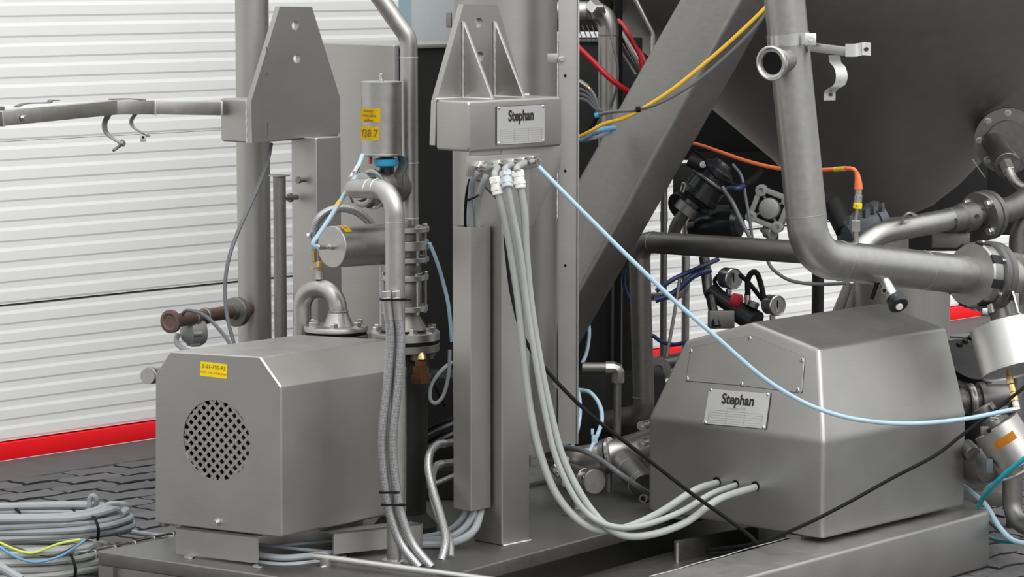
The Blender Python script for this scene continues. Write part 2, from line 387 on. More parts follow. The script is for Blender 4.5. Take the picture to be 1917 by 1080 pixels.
# round rail along the front edge
r0, r1 = P(588, 1041, 6.79), P(930, 1087, 6.53)
tube('rail', [r0, r1], m(6.5, 6.75), 'satin', base, 14)
rb = P(610, 1062, 6.77); box('rail_bracket', rb, U*.006, V*.014, ZU*.022, 'pipe', base)
bolt('rail_bolt', rb-U*.006, -U, .006, .008, 'bright', base)
# wire tray behind the left edge
tray = thing('wire_cable_tray', 'thin wire cable tray lying along the base edge by the coiled cables', 'cable tray', Zp(240, 1015, 0))
for k, off in enumerate((0, .05)):
    a, b_ = P(163, 1033, 7.06), P(345, 992, 7.42); sh = V*off - ZU*off*.3
    tube('wire', [a+sh, b_+sh], .0028, 'dull', tray, 8)
for k in range(5):
    a = P(163, 1033, 7.06).lerp(P(345, 992, 7.42), (k+.3)/5)
    tube('wire', spline([a+V*.07-ZU*.015, a, a-V*.012-ZU*.003, a-V*.012-ZU*.02], 4), .0022, 'bright', tray, 6)

# ================================================================== LEFT PUMP COVER
zc = .218
n0 = Zp(527, 1006, zc); l0 = Zp(290, 979, zc); sdir = (Zp(722, 967, zc)-n0).normalized(); fdir = (l0-n0).normalized()
fn = V3((fdir.y, -fdir.x, 0)); fn = fn if fn.dot(FW) < 0 else -fn
pc = thing('pump_cover', 'grey sheet steel pump cover with round diamond-mesh air opening', 'machine cover', (n0+l0)/2-ZU*(zc-ZB))
prof = [onpl(x, y, n0, fn) for x, y in ((527, 1006), (526, 724), (487, 668), (318, 658), (290, 700), (290, 979))]
def round_poly(poly, r, n=4):
    o = []; k = len(poly)
    for i in range(k):
        f = fillet([poly[i-1].lerp(poly[i], .5), poly[i], poly[i].lerp(poly[(i+1) % k], .5)], r, n); o += f[1:-1]
    return o
rp = round_poly(prof, .008)
gc = onpl(405, 824, n0, fn); gr = (onpl(405, 749, n0, fn)-gc).length
cen = sum(rp, V3())/len(rp); LEN = .42
B = nb(); lp = .0035
def loop(pts): return [B.verts.new(p) for p in pts]
ins = [p + (cen-p).normalized()*lp for p in rp]
back = loop([p+sdir*LEN for p in rp]); fr = loop([p+sdir*lp for p in rp]); fi = loop([p for p in ins]); k = len(rp)
for a, b_ in ((back, fr), (fr, fi)):
    for i in range(k): B.faces.new((a[i], a[(i+1) % k], b_[(i+1) % k], b_[i]))
bb = back; B.faces.new(back)
hx = -fdir; circ = [gc + (hx*math.cos(2*math.pi*i/48)+ZU*math.sin(2*math.pi*i/48))*gr for i in range(48)]
ci = loop(circ); cb = loop([p+sdir*.004 for p in circ])
for i in range(48): B.faces.new((ci[i], ci[(i+1) % 48], cb[(i+1) % 48], cb[i]))
es = [B.edges.get((fi[i], fi[(i+1) % k])) for i in range(k)] + [B.edges.get((ci[i], ci[(i+1) % 48])) for i in range(48)]
bmesh.ops.triangle_fill(B, edges=es, use_beauty=True)
obj('shell', B, 'sheet', pc, smooth=25)
B = nb(); pitch = gr*.184; th = gr*.078
for sg in (1, -1):
    dv = (hx + ZU*sg).normalized(); pvv = (hx*-sg + ZU).normalized(); pvv = (pvv - dv*pvv.dot(dv)).normalized()
    for i in range(-6, 7):
        o_ = i*pitch
        if abs(o_) >= gr: continue
        h = math.sqrt(gr*gr-o_*o_)*.999; c = gc + pvv*o_ + sdir*(.004+.0006*sg)
        add_box(B, c, dv*h, pvv*th*.5, sdir*.0012)
obj('mesh_grille', B, 'sheet', pc, smooth=0)
lathe('fan_cowl', gc+sdir*.05, sdir, [(gr*1.2, 0), (gr*1.2, .04)], 'darkint', pc)
def sticker(name, pts, mat, parent, nrm, t=.0006):
    B = nb(); add_prism(B, [p+nrm*.0006 for p in pts], nrm*t); return obj(name, B, mat, parent, smooth=0)
st = [onpl(x, y, n0, fn) for x, y in ((376, 676), (426, 682), (425, 709), (375, 703))]
s1 = sticker('label_sticker', st, 'yellow', pc, fn); tag(s1, 'small yellow adhesive label')
tr = (st[1]-st[0]).normalized(); tu = (st[0]-st[3]).normalized(); sc = sum(st, V3())/4+fn*.0013; w_ = (st[1]-st[0]).length
text('2-01-150-P3', sc+tu*.0065, tr, tu, .0125, 'yprint', s1, w_*.88/.0125/4.9, .01)
text('5kW, 17A, 1465U/min', sc-tu*.0075, tr, tu, .0062, 'yprint', s1, w_*.88/.0062/8.4)
bolt('cover_bolt', onpl(407, 977, n0, fn), fn, .006, .009, 'bright', pc)
# foot channels
def channel(name, a, b_, inn, h, par):
    d = (b_-a); t = .004; B = nb()
    add_prism(B, [a, b_, b_+inn*t, a+inn*t], ZU*h); add_prism(B, [a+ZU*(h-t), b_+ZU*(h-t), b_+inn*.05+ZU*(h-t), a+inn*.05+ZU*(h-t)], ZU*t)
    bmesh.ops.recalc_face_normals(B, faces=B.faces); return obj(name, B, 'sheet', par)
cz = .151; ch_h = zc-.003-cz
a = onpl(482, 1060, n0+fn*.006, fn); a.z = cz; b_ = onpl(329, 1036, n0+fn*.006, fn); b_.z = cz
channel('foot_channel', b_, a, sdir, ch_h, pc)
ra = Zp(625, 1038, cz+.006); rb2 = Zp(790, 1020, cz+.006)
channel('foot_channel', ra, rb2, V, ch_h-.012, pc)
box('channel_end', rb2+V*.012+ZU*(ch_h-.012)/2, U*.002, V*.012, ZU*((ch_h-.012)/2), 'sheet', pc, 0)
for x, y in ((354, 1045), (483, 1062), (640, 1043)):
    c = Zp(x, y, ZB); lathe('foot_pad', c, ZU, [(.012, 0), (.013, .001), (.013, .005), (.009, .0055)], 'bright', pc, 20)
# stub behind the cover's left side
st_ = thing('pipe_stub', 'short capped pipe stub sticking out behind the mesh cover', 'pipe', P(280, 720, 7.25))
tube('stub', [P(300, 702, 7.25), P(276, 704, 7.18)], m(15, 7.2), 'pipe', st_, 20); lathe('end_ring', P(284, 703, 7.2), P(265, 704, 7.15)-P(284, 703, 7.2), [(m(16, 7.2), 0), (m(16, 7.2), .014), (m(13, 7.2), .018)], 'dull', st_)
sp_ = P(305, 712, 7.27); tube('standpipe', [sp_, V3((sp_.x, sp_.y, ZB))], m(10, 7.25), 'dull', st_, 16)

# grey cables bunched under the cover
g = 'grey supply cables under the mesh pump cover'
for i, (pts, rp_) in enumerate(((((470, 1038, 6.84), (540, 1044, 6.80), (640, 1033, 6.9)), 6.5), (((470, 1052, 6.82), (540, 1057, 6.785), (640, 1046, 6.86)), 5), (((470, 1018, 6.9), (560, 1028, 6.87), (630, 1034, 6.92)), 3.5), (((480, 1026, 6.91), (560, 1018, 6.92), (640, 1012, 6.98)), 3.5))):
    cable('supply_cable', pts, rp_, 'grey', ('thick pale grey cable under the mesh pump cover, upper of the thick two', 'thick pale grey cable under the mesh pump cover, lying on the base', 'thin pale grey cable under the mesh pump cover sloping to the rail', 'thin pale grey cable rising into the dark under the mesh pump cover')[i], 'cable', g)

# ================================================================== BRACKET COLUMNS
def hexa(px, fnv): return px
def bracket(name, label, k0, plate_near, gl):
    """k0: block near corner top point, world. U-long block on a square post with a pierced trapezoid plate"""
    t = thing(name, label, 'support column', V3((k0.x, k0.y, ZB)))
    return t
# ---- column with the nameplate (gusseted side)
kY = 6.905
kt = P(877, 189, kY); kb = P(879, 285, kY); hB = kt.z-kb.z
LU, LV = .325, .112
col = thing('bracket_column', 'square steel column with gusseted lug and cable glands below the nameplate', 'support column', V3((kt.x, kt.y, ZB))+U*.1)
prism('head_block', [V3((kt.x, kt.y, kb.z))+a for a in (V3(), U*LU, U*LU+V*LV, V*LV)], ZU*hB, 'sheet', col, .011, 3)
# post
pf = Zp(940, 1022, ZB); 
prism('post', [pf, pf+U*.098, pf+U*.098+V*.098, pf+V*.098], ZU*(kb.z-ZB+.01), 'sheet', col, .006, 3)
tube('weld_seam', spline([pf-V*.002+U*(.098*i/6)-V*.001*(i % 2)+ZU*.001 for i in range(7)], 3), .0028, 'weld', col, 6)
# slot welds in the post's edge
for y in (478, 570, 632):
    c = P(936+ (y-478)*.02, y, 7.11)+U*.004
    B = nb(); pts = [c + U*(.007*math.cos(a)) + ZU*(.016*math.sin(a)) - V*.0008 for a in [2*math.pi*i/20 for i in range(21)]]
    add_tube(B, pts, .0018, 6, False); obj('slot_weld', B, 'dull', col)
# web under the block
pl0 = pf + V*.004
wb = [onpl(x, y, pl0, V) for x, y in ((884, 280), (1052, 268), (1050, 312), (996, 424), (985, 424), (900, 340), (884, 330))]
prism('web_plate', wb, V*.012, 'sheet', col, .003)
# lug plate at the far side of the block
pb = V3((kt.x, kt.y, kt.z)) + V*LV
def onV(x, y, p0): return onpl(x, y, p0, V)
lug = [onV(x, y, pb) for x, y in ((814, 272), (817, 190), (868, 8), (932, 10), (984, 190), (980, 262))]
def plate_with_holes(name, poly, ext, holes, mat, par, b):
    B = nb(); n = len(poly); a = [B.verts.new(p) for p in poly]; c = [B.verts.new(p+ext) for p in poly]
    for i in range(n): B.faces.new((a[i], a[(i+1) % n], c[(i+1) % n], c[i]))
    ea = [B.edges.get((a[i], a[(i+1) % n])) for i in range(n)]; ec = [B.edges.get((c[i], c[(i+1) % n])) for i in range(n)]
    for hc, r in holes:
        ra_ = [hc + (U*math.cos(2*math.pi*i/24)+ZU*math.sin(2*math.pi*i/24))*r for i in range(24)]
        va = [B.verts.new(p) for p in ra_]; vb = [B.verts.new(p+ext) for p in ra_]
        for i in range(24): B.faces.new((va[i], va[(i+1) % 24], vb[(i+1) % 24], vb[i]))
        ea += [B.edges.get((va[i], va[(i+1) % 24])) for i in range(24)]; ec += [B.edges.get((vb[i], vb[(i+1) % 24])) for i in range(24)]
    bmesh.ops.triangle_fill(B, edges=ea, use_beauty=True); bmesh.ops.triangle_fill(B, edges=ec, use_beauty=True)
    return obj(name, B, mat, par, smooth=25)
plate_with_holes('lug_plate', lug, V*.018, [(onV(897, 43, pb), .0125), (onV(899, 106, pb), .0125)], 'sheet', col, .002)
# gussets between block top and plate
for (x0, y0, x1, y1) in ((866, 40, 910, 186), (925, 40, 973, 182)):
    top = onV(x0, y0, pb); bot = V3((top.x, top.y, kt.z-.004)); fo = bot - V*(LV-.012); 
    prism('gusset', [top, bot, fo], U*.010, 'sheet', col, .002)
    tube('weld_seam', spline([bot.lerp(top, i/12)-U*.0015-V*.002*(1+(i % 2)*.4) for i in range(13)], 2), .0035, 'weld', col, 6)
    tube('weld_seam', [bot+ZU*.005-V*.003-U*.002, fo+ZU*.005-U*.002], .003, 'weld', col, 6)
tube('weld_seam', spline([pb+U*(LU*.98*i/14)+ZU*.001-V*.003*(1+.3*(i % 2)) for i in range(15)], 2), .0035, 'weld', col, 6)
# nameplate
def nameplate(par, quad, nrm, with_mik, sx):
    a, b_, c, d = quad; tr = (b_-a); tu = (a-d); w, h = tr.length, tu.length; tr = tr.normalized(); tu = tu.normalized()
    B = nb(); ctr = (a+b_+c+d)/4
    add_prism(B, [p+(p-ctr).normalized()*.002 for p in (a, b_, c, d)], nrm*.0012); bk = obj('backing', B, 'blackp', par, smooth=0)
    B = nb(); add_prism(B, [p+nrm*.0015 for p in (a, b_, c, d)], nrm*.0016); npl = obj('nameplate', B, 'plate', par, 'light metal nameplate with bold black lettering', smooth=0)
    o = ctr+nrm*.0034
    text('Stephan', o+tu*(h*.235), tr, tu, h*.40, 'print', npl, w*.60/(h*.40)/3.58, .03)
    if with_mik:
        text('MIKROCUT', o-tu*(h*.02), tr, tu, h*.085, 'fprint', npl, w*.32/(h*.085)/5.3)
    B = nb(); rows = 5 if with_mik else 6; z0 = -.10
    for i in range(rows+1):
        add_box(B, o+tu*(h*(z0-.35*i/rows)), tr*(w*.44), tu*(h*.0035), nrm*.0002)
    for f_ in (-.44, -.15, .15, .44):
        add_box(B, o+tr*(w*f_)+tu*(h*(z0-.175)), tr*(w*.003), tu*(h*.175), nrm*.0002)
    obj('printed_table', B, 'fprint', npl, smooth=0)
    for p in (a, b_, c, d):
        q = p+(ctr-p).normalized()*.007; lathe('rivet', q+nrm*.003, nrm, [(.0042, 0), (.0042, .0012), (.0025, .0028), (.0004, .0033)], 'bright', npl, 14)
fp = V3((kt.x, kt.y, kt.z))-V*.0005
nameplate(col, [onV(x, y, fp) for x, y in ((929, 200), (1018, 196), (1018, 266), (929, 271))], -V, False, 1)
# gland plate with fittings
gp = kb - V*.0 
gq = [onV(x, y, gp-V*.0) for x, y in ((876, 292), (1012, 286), (1012, 312), (960, 322), (876, 331))]
prism('gland_plate', gq, V*.008, 'sheet', col, .002)
for x, y, s in ((898, 311, 1.25), (932, 306, .9), (958, 303, .9), (978, 301, 1.), (995, 299, 1.)):
    c = onV(x, y, gp); B = nb(); add_hex(B, c, -V, .0115*s, .010); add_lathe(B, c-V*.010, -V, [(.0085*s, 0), (.0085*s, .012), (.0095*s, .013), (.0095*s, .022)], 16)
    obj('gland_nut', B, 'bright', col, smooth=25)
for x, y in ((1051, 36), (1052, 110)): pass

# ---- the other column (flat side towards us)
jY = 7.6
jt = P(464, 186, jY); jb = P(465, 268, jY); hJ = jt.z-jb.z
lc = thing('bracket_column', 'square steel column with plain pierced lug plate and a long hose arm', 'support column', V3((jt.x, jt.y, ZB))+U*.1)
prism('head_block', [V3((jt.x, jt.y, jb.z))+a for a in (V3(), U*LU*.98, U*LU*.98+V*LV, V*LV)], ZU*hJ, 'sheet', lc, .009, 3)
q0 = V3((jt.x, jt.y, jt.z))-V*.019
lugq = [onV(x, y, q0) for x, y in ((472, 268), (470, 190), (524, 12), (584, 13), (637, 184), (637, 250))]
plate_with_holes('lug_plate', lugq, V*.018, [(onV(553, 48, q0), .0125), (onV(556, 110, q0), .0125)], 'sheet', lc, .002)
tube('weld_seam', spline([q0+V*.021-ZU*(hJ*i/9-.001)-U*.001*(1+(i % 2)*1.5) for i in range(10)], 2), .004, 'weld', lc, 6)
for (x, y0, y1) in ((499, 88, 107), (500, 136, 147), (501, 230, 255)):
    c0, c1 = onV(x, y0, q0-V*.0006), onV(x, y1, q0-V*.0006); tube('weld_mark', spline([c0, (c0+c1)/2+U*.001, c1], 3), .0022, 'dull', lc, 6)
# post (near edge x=592)
pj = P(592, 300, 7.68); pj.z = ZB
prism('post', [pj, pj+U*.09, pj+U*.09+V*.1, pj+V*.1], ZU*(jb.z-ZB+.01), 'sheet', lc, .007, 3)
for (x, y) in ((545, 370), (575, 336)):
    c = P(x, y, 7.72); a = -U; B = nb(); add_lathe(B, c, a, [(.012, 0), (.012, .006), (.006, .008), (.006, .026), (.009, .027), (.009, .034)], 16); obj('stud', B, 'dull', lc)
# arm with hose clamps, welded to the block's end
A = [P(412, 203, 7.66), P(288, 201, 7.58), P(214, 201, 7.52), P(0, 222, 7.26), P(-120, 234, 7.1)]
def sqbar(name, a, b_, hh, ww, par, mat='pipe'):
    B = nb(); d = (b_-a).normalized(); s = d.cross(ZU).normalized(); u2 = s.cross(d)
    add_box(B, (a+b_)/2, (b_-a)/2, s*(ww/2), u2*(hh/2)); bev(B, .002); return obj(name, B, mat, par)
h_ = m(26, 7.5)
arm = sqbar('hose_arm', A[1], A[0], h_*.98, .026, lc)
sqbar('hose_arm', A[2], A[1], h_, .026, lc); sqbar('hose_arm', A[3], A[2]+(A[2]-A[3]).normalized()*.004, h_*1.02, .026, lc); sqbar('hose_arm', A[4], A[3], h_*1.04, .027, lc)
for p, d in ((A[1], A[0]-A[1]), (A[0], A[0]-A[1]), (A[3], A[2]-A[3])):
    B = nb(); dd = d.normalized(); s = dd.cross(ZU).normalized(); u2 = s.cross(dd); add_box(B, p, dd*.003, s*.0145, u2*(h_*.55)); bev(B, .0015); obj('weld_seam', B, 'weld', lc)
bolt('arm_bolt', P(37, 220, 7.3)-V*.014, -V, .006, .008, 'bright', lc)
def hook(x, y, Y, flip=1):
    w = [(x, y, Y), (x-8, y+16*flip, Y-.005), (x-6, y+32*flip, Y-.008), (x+8, y+46*flip, Y-.005), (x+20, y+53*flip, Y), (x+24, y+60*flip, Y)]
    return spline(PP(w), 5)
strap('hose_clip', hook(204, 214, 7.51), (FW+RT*.45), .024, .0022, 'pipe', lc)
strap('hose_clip', hook(254, 213, 7.55, .72), (FW+RT*.35), .020, .0022, 'pipe', lc)
bolt('clip_bolt', P(228, 268, 7.49), -V, .006, .008, 'pipe', lc); tube('clip_screw', [P(226, 272, 7.5), P(212, 282, 7.48)], .004, 'dull', lc, 8)
box('clip_tab', P(268, 257, 7.548), RT*.008, FW*.0012, UPV*.011, 'bright', lc); lathe('clip_hole', P(268, 257, 7.545), -FW, [(.0035, 0), (.0035, .001)], 'black', lc, 12)
strap('clip_plate', spline(PP([(208, 186, 7.53), (240, 185, 7.55), (268, 187, 7.57)]), 4), V, .024, .003, 'dull', lc)
strap('clip_plate', spline(PP([(30, 200, 7.32), (42, 195, 7.33), (58, 193, 7.34), (90, 192, 7.37), (95, 188, 7.38), (108, 188, 7.39)]), 4), V, .02, .0025, 'dull', lc)
box('clip_end', P(-2, 206, 7.3), U*.012, V*.008, ZU*.009, 'dull', lc)

# ================================================================== LEFT BACKGROUND COLUMNS, CABINETS
hc = thing('round_column', 'tall thick round steel tube column in front of the white wall', 'pipe', P(478, 640, 7.95))
p0, p1 = P(466, -420, 7.95), P(477, 700, 7.95); p1.x = p0.x = (p0.x+p1.x)/2; p1.z = ZB; p0.y = p1.y = 7.97
tube('tube', [p1, p0], m(31.5, 7.95), 'sheet', hc, 40)
tt = thing('capped_tube', 'slim upright tube with flat cap beside the square column', 'pipe', P(524, 700, 7.6))
a = P(523, 330, 7.62); b_ = V3((a.x, a.y, ZB)); tube('tube', [b_, a], m(12, 7.62), 'dull', tt, 24); box('cap', a+ZU*.002, U*.02, V*.02, ZU*.002, 'sheet', tt, .001)
cyl('spacer', P(533, 370, 7.63), P(556, 369, 7.7), .007, 'dull', tt)
# cabinet behind the valves
cb0 = P(737, 84, 8.0); cb0b = V3((cb0.x, cb0.y, ZB))
cab = thing('control_cabinet', 'big plain grey steel cabinet behind the valves and pipes', 'cabinet', cb0b)
prism('front_panel', [cb0b, cb0b+U*.022, cb0b+U*.022+V*.36, cb0b+V*.36], ZU*(cb0.z-ZB), 'sheet', cab, .006, 3)
prism('top_panel', [q_+ZU*(cb0.z-ZB-.012) for q_ in (cb0b+U*.022, cb0b+U*.34, cb0b+U*.34+V*.36, cb0b+U*.022+V*.36)], ZU*.012, 'sheet', cab, .003)
prism('painted_shade_core', [cb0b+U*.022+V*.012, cb0b+U*.34+V*.012, cb0b+U*.34+V*.35, cb0b+U*.022+V*.35], ZU*(cb0.z-ZB-.012), 'darkint', cab, 0)  # near-black fill paints the shade of the cabinet's open recess
k2 = P(770, -60, 8.6); k2b = V3((k2.x, k2.y, ZB)); k2t = V3((k2.x, k2.y, 1.9))
pan = thing('galvanised_panel_box', 'pale galvanised tall box with blue painted narrow side', 'cabinet', k2b)
prism('body', [k2b, k2b+U*.5, k2b+U*.5+V*.05, k2b+V*.05], ZU*1.75, 'galv', pan, .003)
prism('blue_side', [k2b-U*.001-V*.001, k2b-U*.003-V*.001, k2b-U*.003+V*.051, k2b-U*.001+V*.051], ZU*1.75, 'bluegalv', pan, 0)
box('hinge', P(845, 38, 8.5), U*.012, V*.01, ZU*.022, 'dull', pan)

# flanged rusty pipe and hose valve at the left
rpip = thing('flanged_pipe', 'rusty brown pipe with open flanged end beside the round column', 'pipe', P(390, 640, 7.75))
a, b_ = P(318, 602, 7.62), P(466, 578, 7.92); ax = b_-a
tube('pipe', [a, b_], m(13, 7.75), 'rust', rpip, 20)
fr_ = m(22, 7.65)
lathe('open_flange', a, ax, [(fr_*.55, .012), (fr_*.55, 0), (fr_*.72, -.003), (fr_, -.001), (fr_, .010), (fr_*.8, .014), (fr_*.62, .03)], 'rust', rpip)
lathe('bore', a+ax.normalized()*.004, ax, [(fr_*.56, 0), (fr_*.56, .001)], 'black', rpip)
lathe('column_flange', P(440, 584, 7.86), ax, [(m(14, 7.85), -.02), (m(15, 7.85), -.006), (m(27, 7.85), -.004), (m(28, 7.85), -.002), (m(28, 7.85), .016), (m(22, 7.85), .018), (m(22, 7.85), .03)], 'dull', rpip)
for d in (.28, .42): lathe('clamp_ring', a.lerp(b_, d), ax, [(m(14, 7.7), 0), (m(16, 7.7), .002), (m(16, 7.7), .012), (m(14, 7.7), .014)], 'dull', rpip)
hv = thing('hose_reel_valve', 'grey cast valve with round body hanging below the rusty pipe', 'valve', P(360, 655, 7.7))
B = nb(); c = P(362, 622, 7.72); add_lathe(B, c, -U+V*.4, [(.0, -.03), (.03, -.03), (.036, -.02), (.036, .012), (.028, .02), (.02, .03), (.012, .034)], 28); obj('body', B, 'diaph', hv)
for i in range(6):
    an = i*math.pi/3; x, y, a_ = frame(-U+V*.4); lathe('lug', c+(x*math.cos(an)+y*math.sin(an))*.034, -U+V*.4, [(.007, -.012), (.007, .012)], 'diaph', hv, 12)
tube('neck', [c, P(362, 590, 7.7)], .014, 'rust', hv, 14)
tube('hose', spline(PP([(333, 625, 7.7), (330, 640, 7.69), (342, 652, 7.66), (362, 660, 7.6), (385, 668, 7.5)]), 6), m(5, 7.7), 'grey', hv, 10)
cable('drain_hose', [(338, 592, 7.66), (352, 581, 7.63), (385, 592, 7.6), (415, 622, 7.56), (432, 646, 7.53), (445, 665, 7.5)], 3.6, 'dgrey', 'thin grey hose arching over the rusty flanged pipe', 'hose')
cable('control_cable', [(508, 268, 7.7), (500, 305, 7.68), (478, 362, 7.62), (445, 435, 7.55), (427, 490, 7.5), (421, 545, 7.48), (427, 600, 7.46), (443, 660, 7.44)], 3.7, 'dgrey', 'dark grey cable hanging from the plain lug block to the pump cover', 'cable')
# ================================================================== PIPES AND VALVES BY THE LEFT COVER
sp = thing('steam_pipe', 'bright bent steam pipe coming down behind the upright actuator', 'pipe', P(766, 420, 7.18))
rL = m(16.5, 7.18)
pts = fillet(PP([(503, -300, 7.18), (765, 72, 7.18), (767, 420, 7.18)]), .055)
tube('pipe', pts, rL, 'pipe', sp, 28)
for y in (108, 305, 408): seam(P(765.2+(y-108)*.006, y, 7.18), ZU, rL, sp)
ep = thing('elbow_pipe', 'bright pipe with double elbow standing in front of the cabinet and rising from the base', 'pipe', Zp(742, 1054, ZB))
rM = m(18.5, 6.83)
foot = Zp(742, 1050, ZB); tp = P(748, 440, 6.83); tp.x = foot.x; tp.y = foot.y
top = P(747, 353, 6.83); top.x = foot.x; top.y = foot.y
el = P(660, 353, 6.94); bk_ = P(688, 352, 7.06)
pts = fillet([foot+ZU*.004, top, el, bk_], [.058, .03], 12)
tube('pipe', pts, rM, 'pipe', ep, 28)
d_ = (el-top).normalized(); seam(top+d_*.062, d_, rM, ep, 'bright'); seam(top+d_*.088, d_, rM, ep, 'bright'); seam(V3((top.x, top.y, P(748, 415, 6.83).z)), ZU, rM, ep, 'bright')
lathe('foot_collar', foot, ZU, [(rM*1.5, 0), (rM*1.5, .004), (rM*1.05, .007)], 'bright', ep)

av = thing('upright_valve', 'upright stainless valve actuator with two yellow labels', 'valve', P(714, 420, 7.1))
aY = 7.1; ac0 = P(714, 290, aY); ac1 = P(714, 153, aY); ar = m(38.5, aY)
ac0.x = ac1.x = (ac0.x+ac1.x)/2; ac0.y = ac1.y = aY; hA = ac1.z-ac0.z
act = lathe('actuator', ac0, ZU, [(ar*.3, -.002), (ar*.99, -.002), (ar*1.01, 0), (ar*1.01, .003), (ar*.985, .004), (ar*.985, hA-.003), (ar*1.0, hA-.003), (ar*1.0, hA), (ar*.97, hA+.001)], 'pipe', av, 48)
lathe('vent_plug', ac0+ZU*hA, ZU, [(.006, 0), (.006, .006), (.0045, .007), (.0045, .010), (.0055, .011), (.0055, .018), (.003, .02)], 'bright', av, 12)
def wrap_label(cn, r, z0, z1, a0, a1, par):
    B = nb(); n = 14; rows = []
    for zz in (z0, z1): rows.append([B.verts.new(V3((cn.x+r*math.sin(a0+(a1-a0)*i/n), cn.y-r*math.cos(a0+(a1-a0)*i/n), zz))) for i in range(n+1)])
    for i in range(n): B.faces.new((rows[0][i], rows[0][i+1], rows[1][i+1], rows[1][i]))
    bmesh.ops.solidify(B, geom=B.faces[:], thickness=.0006)
    o = obj('label_sticker', B, 'yellow', par); return o
def wrap_text(s, cn, r, zc, a_mid, size, xs, par, bold=0.):
    B = nb(); cu = bpy.data.curves.new('lettering', 'FONT'); cu.body = s; cu.size = 1; cu.offset = bold; cu.align_x = 'CENTER'; cu.align_y = 'CENTER'; cu.resolution_u = 4
    o = bpy.data.objects.new('lettering_curve', cu); COL.objects.link(o); bpy.context.view_layer.update()
    me = bpy.data.meshes.new_from_object(o.evaluated_get(bpy.context.evaluated_depsgraph_get())); bpy.data.objects.remove(o); B.from_mesh(me)
    for v in B.verts: a = a_mid+v.co.x*size*xs/r; v.co = V3((cn.x+r*math.sin(a), cn.y-r*math.cos(a), zc+v.co.y*size))
    bmesh.ops.solidify(B, geom=B.faces[:], thickness=-.0003)
    return obj('lettering', B, 'yprint', par, smooth=0)
rl = ar*.985+.0012
def zat(y): return P(714, y, aY-ar).z
# visible right edge x=714 -> label from silhouette to centre
L1 = wrap_label(ac0, rl, zat(229), zat(203), -1.45, .0, av)
for s, y in (('Achtung!!', 208), ('soll drucklos', 217), ('geöffnet', 225.5)): wrap_text(s, ac0, rl+.0012, zat(y), -.62, .0092, .92, L1)
L2 = wrap_label(ac0, rl, zat(263), zat(237), -1.5, -.07, av)
wrap_text('Y38.7', ac0, rl+.0012, zat(250.5), -.66, .0245, .98, L2)
# yoke, indicator and body
cz_ = P(722, 300, aY).z
lathe('indicator_ring', V3((ac0.x+.010, ac0.y-.012, cz_-.008)), ZU, [(m(17, aY), -.006), (m(22, aY), -.003), (m(23, aY), .004), (m(23, aY), .012), (m(14, aY), .014)], 'cyan', av)
tag(av.children[-1], 'bright cyan plastic ring')
box('red_tab', P(694, 300, aY-.03), U*.004, V*.003, ZU*.009, 'redk', av)
stem0 = V3((ac0.x+.012, ac0.y, cz_+.012)); cyl('stem', stem0, stem0-ZU*.06, m(14, aY), 'blackp', av)
strap('yoke', [P(752, 292, aY-.02), P(756, 305, aY-.02), P(752, 318, aY-.02), P(746, 328, aY-.02), P(745, 352, aY-.02)], V, .03, .003, 'dull', av)
bd = P(728, 352, aY+.02); 
lathe('body', bd-U*.05, U, [(m(30, aY), 0), (m(34, aY), .01), (m(36, aY), .05), (m(30, aY), .085), (m(22, aY), .10)], 'castst', av)
f2 = bd-U*.052; lathe('body_flange', f2, -U, [(m(38, aY), 0), (m(38, aY), .006), (m(36, aY), .007), (m(24, aY), .009)], 'pipe', av)
f1 = f2 - U*.028; lathe('slotted_nut', f1, -U, [(m(24, aY), -.02), (m(33, aY), -.018), (m(33, aY), .010), (m(30, aY), .012), (m(22, aY), .012), (m(20, aY), .006), (m(18, aY), .02)], 'pipe', av)
for i in range(4):
    an = .6+i*math.pi/2; x, y, a_ = frame(-U); box('nut_slot', f1+(x*math.cos(an)+y*math.sin(an))*m(33, aY)-U*.004, U*.008, (x*math.cos(an)+y*math.sin(an))*.003, (y*math.cos(an)-x*math.sin(an))*.008, 'blackp', av, 0)
for i in range(4):
    an = .3+i*math.pi/2; bolt('body_bolt', f2+(x*math.cos(an)+y*math.sin(an))*m(29, aY)-U*.008, -U, .005, .007, 'bright', av)
lathe('side_branch', P(742, 350, aY+.04), P(766, 352, 7.17)-P(742, 350, aY+.04), [(m(15, aY), 0), (m(17, aY), .01), (m(17, aY), .025), (m(14, aY), .03)], 'pipe', av)
# air line with connector
al = thing('air_line', 'pale blue air tube with yellow sleeve linking both valve actuators', 'hose', P(600, 460, 7.1))
tube('tube', spline(PP([(679, 290, 7.05), (672, 308, 7.03), (662, 335, 7.0), (640, 372, 6.97), (615, 412, 6.95), (596, 440, 6.94), (586, 455, 6.935), (592, 461, 6.94), (606, 462, 6.96)]), 8), m(4.2, 7.1), 'lblue', al, 10)
a, b_ = P(637, 377, 6.968), P(629, 389, 6.962); tube('sleeve', [a, b_], m(5.2, 7.1), 'yelc', al, 10)
for (x0, y0, x1, y1, rr, mt_) in ((669, 313, 664, 324, 5.5, 'bright'), (664, 324, 658, 335, 7, 'bright'), (658, 335, 655, 342, 4.5, 'bright')):
    cyl('connector', P(x0, y0, 7.02), P(x1, y1, 7.0), m(rr, 7.0), mt_, al, seg=10)
cyl('connector_elbow', P(594, 462, 6.94), P(608, 462, 6.965), m(5.2, 7.0), 'bright', al, seg=12)

